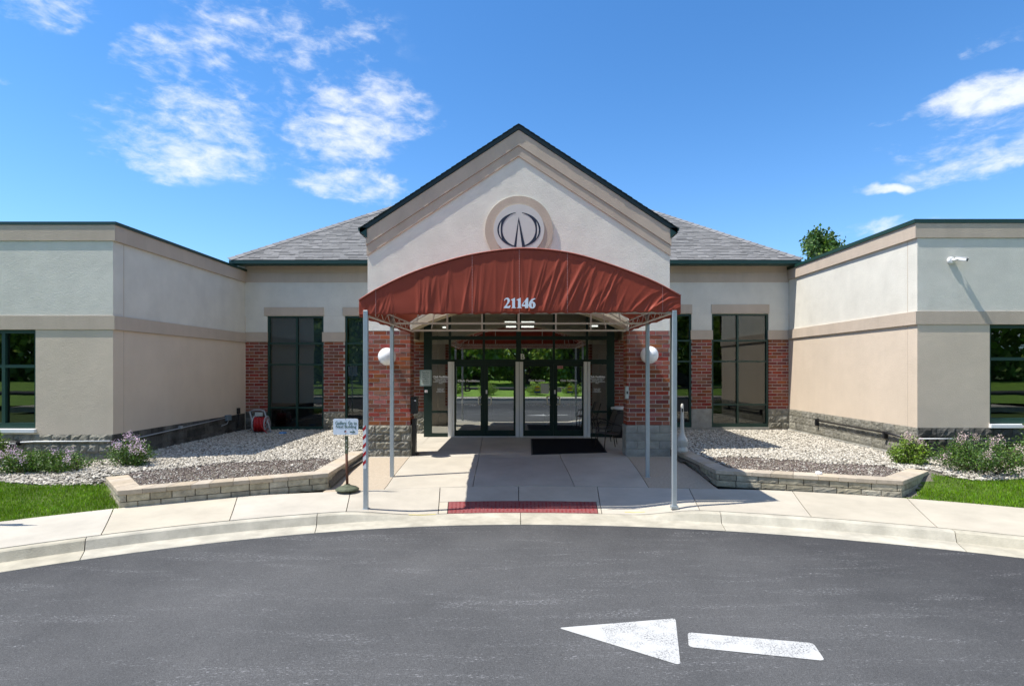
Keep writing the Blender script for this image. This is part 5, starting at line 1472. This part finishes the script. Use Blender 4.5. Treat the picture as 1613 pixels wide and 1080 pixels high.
# conduits
e = empty('conduit', (XWL+.03, 14, .6), 'grey conduit with junction box running along the left wing base', 'conduit')
MB().tube([(XWL+.035, D_, ZSWL-.02-.16*(1-(D_-DFL)/5.0)) for D_ in (DFL-.03, 13.0, 14.5, 16.2)], .014, 8).build('pipe', GREYPL, e, smooth=True)
MB().box(XWL+.01, XWL+.09, 16.15, 16.4, ZSWL-.13, ZSWL+.04).build('junction_box', mat('box_blue_grey', (.16,.21,.24), .5), e, bevel=.01)
MB().tube([(XWL+.05, 16.3, ZSWL-.13), (XWL+.05, 16.2, ZSWL-.22), (XWL+.05, 15.9, ZSWL-.25)], .012, 8).build('elbow', GREYPL, e, smooth=True)
MB().box(XWL+.01, XWL+.07, 13.95, 14.05, ZSWL-.12, ZSWL-.05).build('clip', GREYPL, e)
MB().tube([(XWL+.04, 16.9, ZSWL+.1), (XWL+.05, 16.9, ZSWL-.25), (XWL+.07, 16.7, ZSWL-.42), (XWL+.06, 17.1, ZSWL-.46), (XWL+.05, 17.2, ZSWL-.2)], .010, 6).build('black_cable', BLACK, e, smooth=True)
MB().box(XWL, XWL+.06, 16.85, 16.97, ZSWL+.02, ZSWL+.2).build('outlet', BLACK, e, bevel=.006)
z = PZ(694.5, DFL); e = empty('wall_conduit', (PX(90, DFL), DFL-.06, z), 'thin white conduit and floodlight on the left wing stone base', 'conduit')
MB().tube([(PX(0, DFL), DFL-.06, z-.02), (PX(30, DFL), DFL-.06, z-.02), (PX(60, DFL), DFL-.06, z), (XWL-.02, DFL-.06, z+.01)], .014, 8).build('pipe', WHITE, e, smooth=True)
MB().box(PX(25,DFL), PX(36,DFL), DFL-.15, DFL-.03, PZ(700,DFL), PZ(693.5,DFL)).build('lamp_housing', BLACK, e, bevel=.01)
for px in (27.5, 32.5): MB().lathe([(.03,0),(.035,.02)], (PX(px,DFL), DFL-.155, PZ(697.5,DFL)), 12).build('lamp', WHITE, e)
e = empty('wall_rail', (XWR-.1, 14, .4), 'black metal pipe rail on brackets along the right wing base', 'rail')
def wr(px, py): # point on the court face of the right wing, 8 cm out
    X = XWR-.07; D = X*F/(px-CX); return (X, D, PZ(py, D))
MB().tube([wr(1285, 661.5), wr(1394, 681), wr(1428, 689)], .022, 8).build('pipe', BLACK, e, smooth=True)
for px, p0, p1 in ((1286, 659, 670), (1393, 679, 690)):
    a = wr(px, p0); b = wr(px, p1); MB().box(a[0]-.03, a[0]+.06, a[1]-.035, a[1]+.035, b[2], a[2]).build('bracket', BLACK, e, bevel=.004)
z = PZ(690.2, DFR); MB().tube([(XWR+.0, DFR-.05, z), (PX(1500, DFR), DFR-.05, z)], .012, 8).build('pipe', WHITE, e, smooth=True, label='thin white pipe round the corner')

# yellow utility marks on the walk
mby = mat('yellow_paint', (.62,.52,.10), .9)
for px, py, w, lb in ((665, 803, 40, 'faint yellow paint mark on the kerb side walk left of the red strip'), (1000, 799.5, 30, 'faint yellow paint mark on the walk right of the red strip')):
    p = G(px, py, -.235); s0 = s_of(px, py, -.235); m_ = MB(); L = w*p.y/F
    Rr = RL if p.x < 0 else RR; cy = CYL if p.x < 0 else CYR; off = math.hypot(p.x, p.y-cy)-Rr
    for i in range(9):
        s = s0-L/2+L*i/8
        for o2 in (-.012, .012): x, y = edge_pt(s, off+o2+.01*math.sin(i)); m_.v.append((x, y, walk_z(s, off+o2)+.004))
    for i in range(8): m_.f.append((2*i, 2*i+1, 2*i+3, 2*i+2))
    o = m_.build('paint_mark', mby, fix=True); tag(o, lb, 'paint mark')

# ------------------------------------------------------------------ vegetation
def leaf_cloud(name, centers, spread, n, size, m, parent, kind=None, droop=.3, flat=1.0):
    C_ = np.array(centers); k = len(C_); idx = RNG.integers(0, k, n)
    c = C_[idx]+np.clip(RNG.normal(0, 1, (n, 3)), -1.9, 1.9)*np.array(spread)
    s = size*RNG.uniform(.6, 1.3, n)
    Vt = np.array([(0,0,0),(.35,.5,.06),(0,1,0),(-.35,.5,.06)])
    V = Vt[None]*s[:, None, None]; V = np.einsum('nij,nkj->nki', rotm(n, .9), V)+c[:, None, :]
    return soup(name, V, [(0,1,2,3)], m, parent=parent, kind=kind)
def shrub(x, y, z, w, h, n, fl, lab, grp, pet=PETAL, lm=LEAF, d=None, ls=.045, spiky=False, trunk=False):
    e = empty('flowering_shrub', (x, y, z), lab, 'shrub', grp); d = d or w*.8
    st = MB(); cs = []; r_ = random.Random(int(x*100)); tips = []
    for i in range(26):
        a = r_.uniform(0, 2*math.pi); q = math.sqrt(r_.uniform(0, 1)); ex, ey = math.cos(a)*q*w/2, math.sin(a)*q*d/2
        ez = h*(1-.55*q*q)*r_.uniform(.75, 1.05)
        b = (x+ex*.25, y+ey*.25, z); m1 = (x+ex*.6, y+ey*.6, z+ez*.5); t = (x+ex, y+ey, z+ez); st.tube([b, m1, t], [.012, .008, .004], 5)
        tips.append(t)
        for f in (.35, .55, .75, .92): cs.append((x+ex*(.3+.7*f), y+ey*(.3+.7*f), z+ez*f))
    if trunk: st.tube([(x+w*.33, y-.1, z-.02), (x+w*.31, y-.1, z+h*.5)], [.03, .02], 6)
    st.build('stem', BARK, e)
    leaf_cloud('foliage', cs, (w*.075, d*.075, h*.085), n, ls, lm, e)
    leaf_cloud('foliage', cs, (w*.065, d*.065, h*.07), n//4, ls*.8, LEAFY, e)
    tips.sort(key=lambda p: p[2]+(y-p[1])*.3); fc = tips[-fl:]
    if fl: leaf_cloud('blossom', [(p[0], p[1]-.04, p[2]+.01) for p in fc], (.045, .04, .05), fl*62, .027, pet, e)
    return e
GS = 'flowering shrubs in the beds beside the wings'
p = G(30, 752, -.02); shrub(p.x, p.y+.45, -.03, 2.6, .52, 6500, 9, 'wide low green shrub under the left wing window at the frame edge', GS, d=1.0, trunk=True, ls=.038)
p = G(193, 742, .03); shrub(p.x, p.y+.3, .03, 1.0, .66, 3300, 12, 'small shrub with lilac flowers at the corner of the left wing', GS, ls=.036)
p = G(1457, 742, .02); shrub(p.x, p.y+.3, .02, .85, .68, 3200, 6, 'shrub with few pink flowers at the corner of the right wing', GS, pet=PETALP, lm=LEAFY)
p = G(1572, 750, 0); shrub(p.x, p.y+.35, 0, 1.7, .80, 6500, 15, 'large shrub with pink flowers under the right wing window', GS, pet=PETALP, ls=.036)
p = G(1650, 740, 0); shrub(p.x, p.y+.3, 0, 1.1, .85, 2500, 3, 'green shrub at the right frame edge beside the pink one', GS, pet=PETALP)
p = G(-14, 735, 0); shrub(p.x+.0, p.y, 0, .7, .78, 1200, 0, 'light green shrub sprig at the left frame edge', GS, lm=LEAFY)

def tree(x, y, z, H, cr, n, m, lab, grp, trunk_h=.3, ls=.28, seed=1, upward=False):
    e = empty('leafy_tree', (x, y, z), lab, 'tree', grp); r_ = random.Random(seed); tk = MB(); cs = []
    th = H*trunk_h; tk.tube([(x,y,z),(x+.1,y,z+th),(x,y,z+H*.8)], [H*.025, H*.018, H*.006], 8)
    for i in range(46):
        a = r_.uniform(0, 2*math.pi); f = r_.uniform(0, 1); zz = z+th+(H-th)*f
        rad = cr*math.sin(math.pi*min(1, .18+.82*f)**.9)*r_.uniform(.45, 1.05)+.1
        ex, ey = x+rad*math.cos(a), y+rad*math.sin(a); ez = zz+(rad*.5 if upward else rad*.15)
        tk.tube([(x, y, max(z+th*.8, zz-rad*.7)), ((x+ex)/2, (y+ey)/2, zz-rad*.15), (ex, ey, ez)], [H*.008, H*.005, .01], 5)
        for t in (.45, .7, .9, 1.0): cs.append((x+(ex-x)*t, y+(ey-y)*t, zz-rad*.3*(1-t)+(ez-zz)*t+r_.uniform(-.1, .1)*H*.05))
    tk.build('trunk', BARK, e); s = cr*.095
    leaf_cloud('crown', cs, (s, s, s*(1.5 if upward else .9)), n, ls, m, e)
    leaf_cloud('crown', cs, (s*.9, s*.9, s*1.2), n//5, ls*.9, LEAFY, e)
    return e
# the tree over the right wing's roof
D = 34; tree(PX(1287, D), D, 0, PZ(374, D), 2.15, 6500, mat('leaf_mid', (.085,.16,.035), .5, rand=.45, hue=.02, trans=.3), 'dark leafy tree showing above the roof of the right wing', None, trunk_h=.45, ls=.22, seed=4, upward=True)

# ------------------------------------------------------------------ across the drive (seen mirrored in the glass)
back = empty('verge', (0, -9, 0)); back['kind'] = 'structure'
MB().box(-30, 30, -9.1, -8.5, -.5, -.19).build('far_kerb', CURB, back); MB().box(-30, 30, -10.6, -9.105, -.5, -.18).build('far_path', CONC, back)
LAWN = mat('far_lawn', (.17,.30,.03), .9, var=.35, vscale=1.5, bump=.02, bscale=40)
mb = MB()
for i in range(21):
    for j, (y, z) in enumerate(((-10.61,-.16),(-16,0),(-24,.25),(-40,.6),(-80,1.2))): mb.v.append((-60+6*i, y, z+.1*math.sin(i)))
for i in range(20):
    for j in range(4): a = i*5+j; mb.f.append((a, a+1, a+6, a+5))
mb.build('far_lawn', LAWN, back, fix=True)
MB().box(-60, 60, -22.5, -18.5, .05, .22).build('far_road', ASPH, back)
for i, (x, y) in enumerate(((-9,-13),(-5.5,-13.5),(-2.6,-12.8),(1.4,-13.2),(4.5,-12.7),(8.2,-13.4))):
    shrub(x, y, -.08, 1.8, .95, 1600, 0, ('leftmost','second','third','fourth','fifth','rightmost')[i]+' rounded green shrub from the left on the verge across the drive', 'shrubs across the drive', lm=LEAFB, ls=.10)
WORDS = ('leftmost broad green tree', 'tall pale green tree', 'dense dark round tree', 'very tall green tree', 'wide pale green tree', 'rounded dark green tree', 'tall loose green tree', 'low wide green tree', 'dark full tree', 'pale spreading tree', 'rightmost green tree')
for i, (x, y, H) in enumerate(((-30,-27,10),(-23,-30,13),(-16.5,-27,10),(-10.5,-31,13),(-5,-27,10.5),(1,-30,13),(6.5,-27,10),(12,-30,12.5),(18,-27,10),(24,-30,12),(31,-27,10))):
    tree(x, y, .2, H, 4.6, 5200, LEAFB if i % 2 else LEAFY, WORDS[i]+' across the drive, number %d of the row mirrored in the glass' % 0 if False else WORDS[i]+' in the row across the drive, mirrored in the glass', 'trees across the drive', trunk_h=.06, ls=.5, seed=20+i)
leaf_cloud('distant_wood', [(RNG.uniform(-85,85), RNG.uniform(-46,-40), RNG.uniform(.5,12.5)) for k in range(520)], (2.4,1.6,1.6), 52000, 1.0, LEAFB, None, kind='stuff')
def car(x, y, col, lab):
    e = empty('parked_car', (x, y, .22), lab, 'car', 'cars parked across the drive'); m_ = mat('car_paint_%s' % col[0], col[1], .3, coat=.8)
    pr = [(-2.2,.28),(-2.25,.62),(-2.1,.85),(-1.35,.95),(-.75,1.38),(.75,1.42),(1.45,.98),(2.1,.86),(2.25,.6),(2.2,.28)]
    MB().xz([(x+a, .22+b) for a, b in pr], y-.85, y+.85).build('body', m_, e, fix=True, bevel=.05)
    MB().xz([(x+a, .22+b) for a, b in [(-1.15,.97),(-.70,1.33),(.70,1.36),(1.25,.99)]], y-.862, y+.862).build('side_window', BLACK, e, fix=True)
    for a in (-1.35, 1.4):
        for s in (-.78, .78): MB().tube([(x+a, y+s-.1, .22+.32), (x+a, y+s+.1, .22+.32)], .32, 20).build('wheel', BLACK, e)
car(-9.5, -20.5, ('dark', (.02,.02,.025)), 'dark car parked across the drive, mirrored in the left windows'); car(9.5, -20.2, ('silver', (.45,.47,.5)), 'silver car parked across the drive, mirrored in the right windows')
car(15.5, -20.4, ('black', (.01,.01,.012)), 'black car parked farthest right across the drive')

# an unseen sign panel, added to throw a shadow on the left walk
e = empty('shadow_sign', (-8.35, 7.55, -.15), 'unseen signboard on a post, added outside the left frame edge for its shadow', 'sign')
MB().tube([(-8.35, 7.55, -.15), (-8.35, 7.55, 2.2)], .03, 8).build('post', ALU, e); MB().box(-8.6, -8.1, 7.52, 7.535, 1.7, 2.2).build('panel', SIGNW, e)
S.render.engine = 'CYCLES'
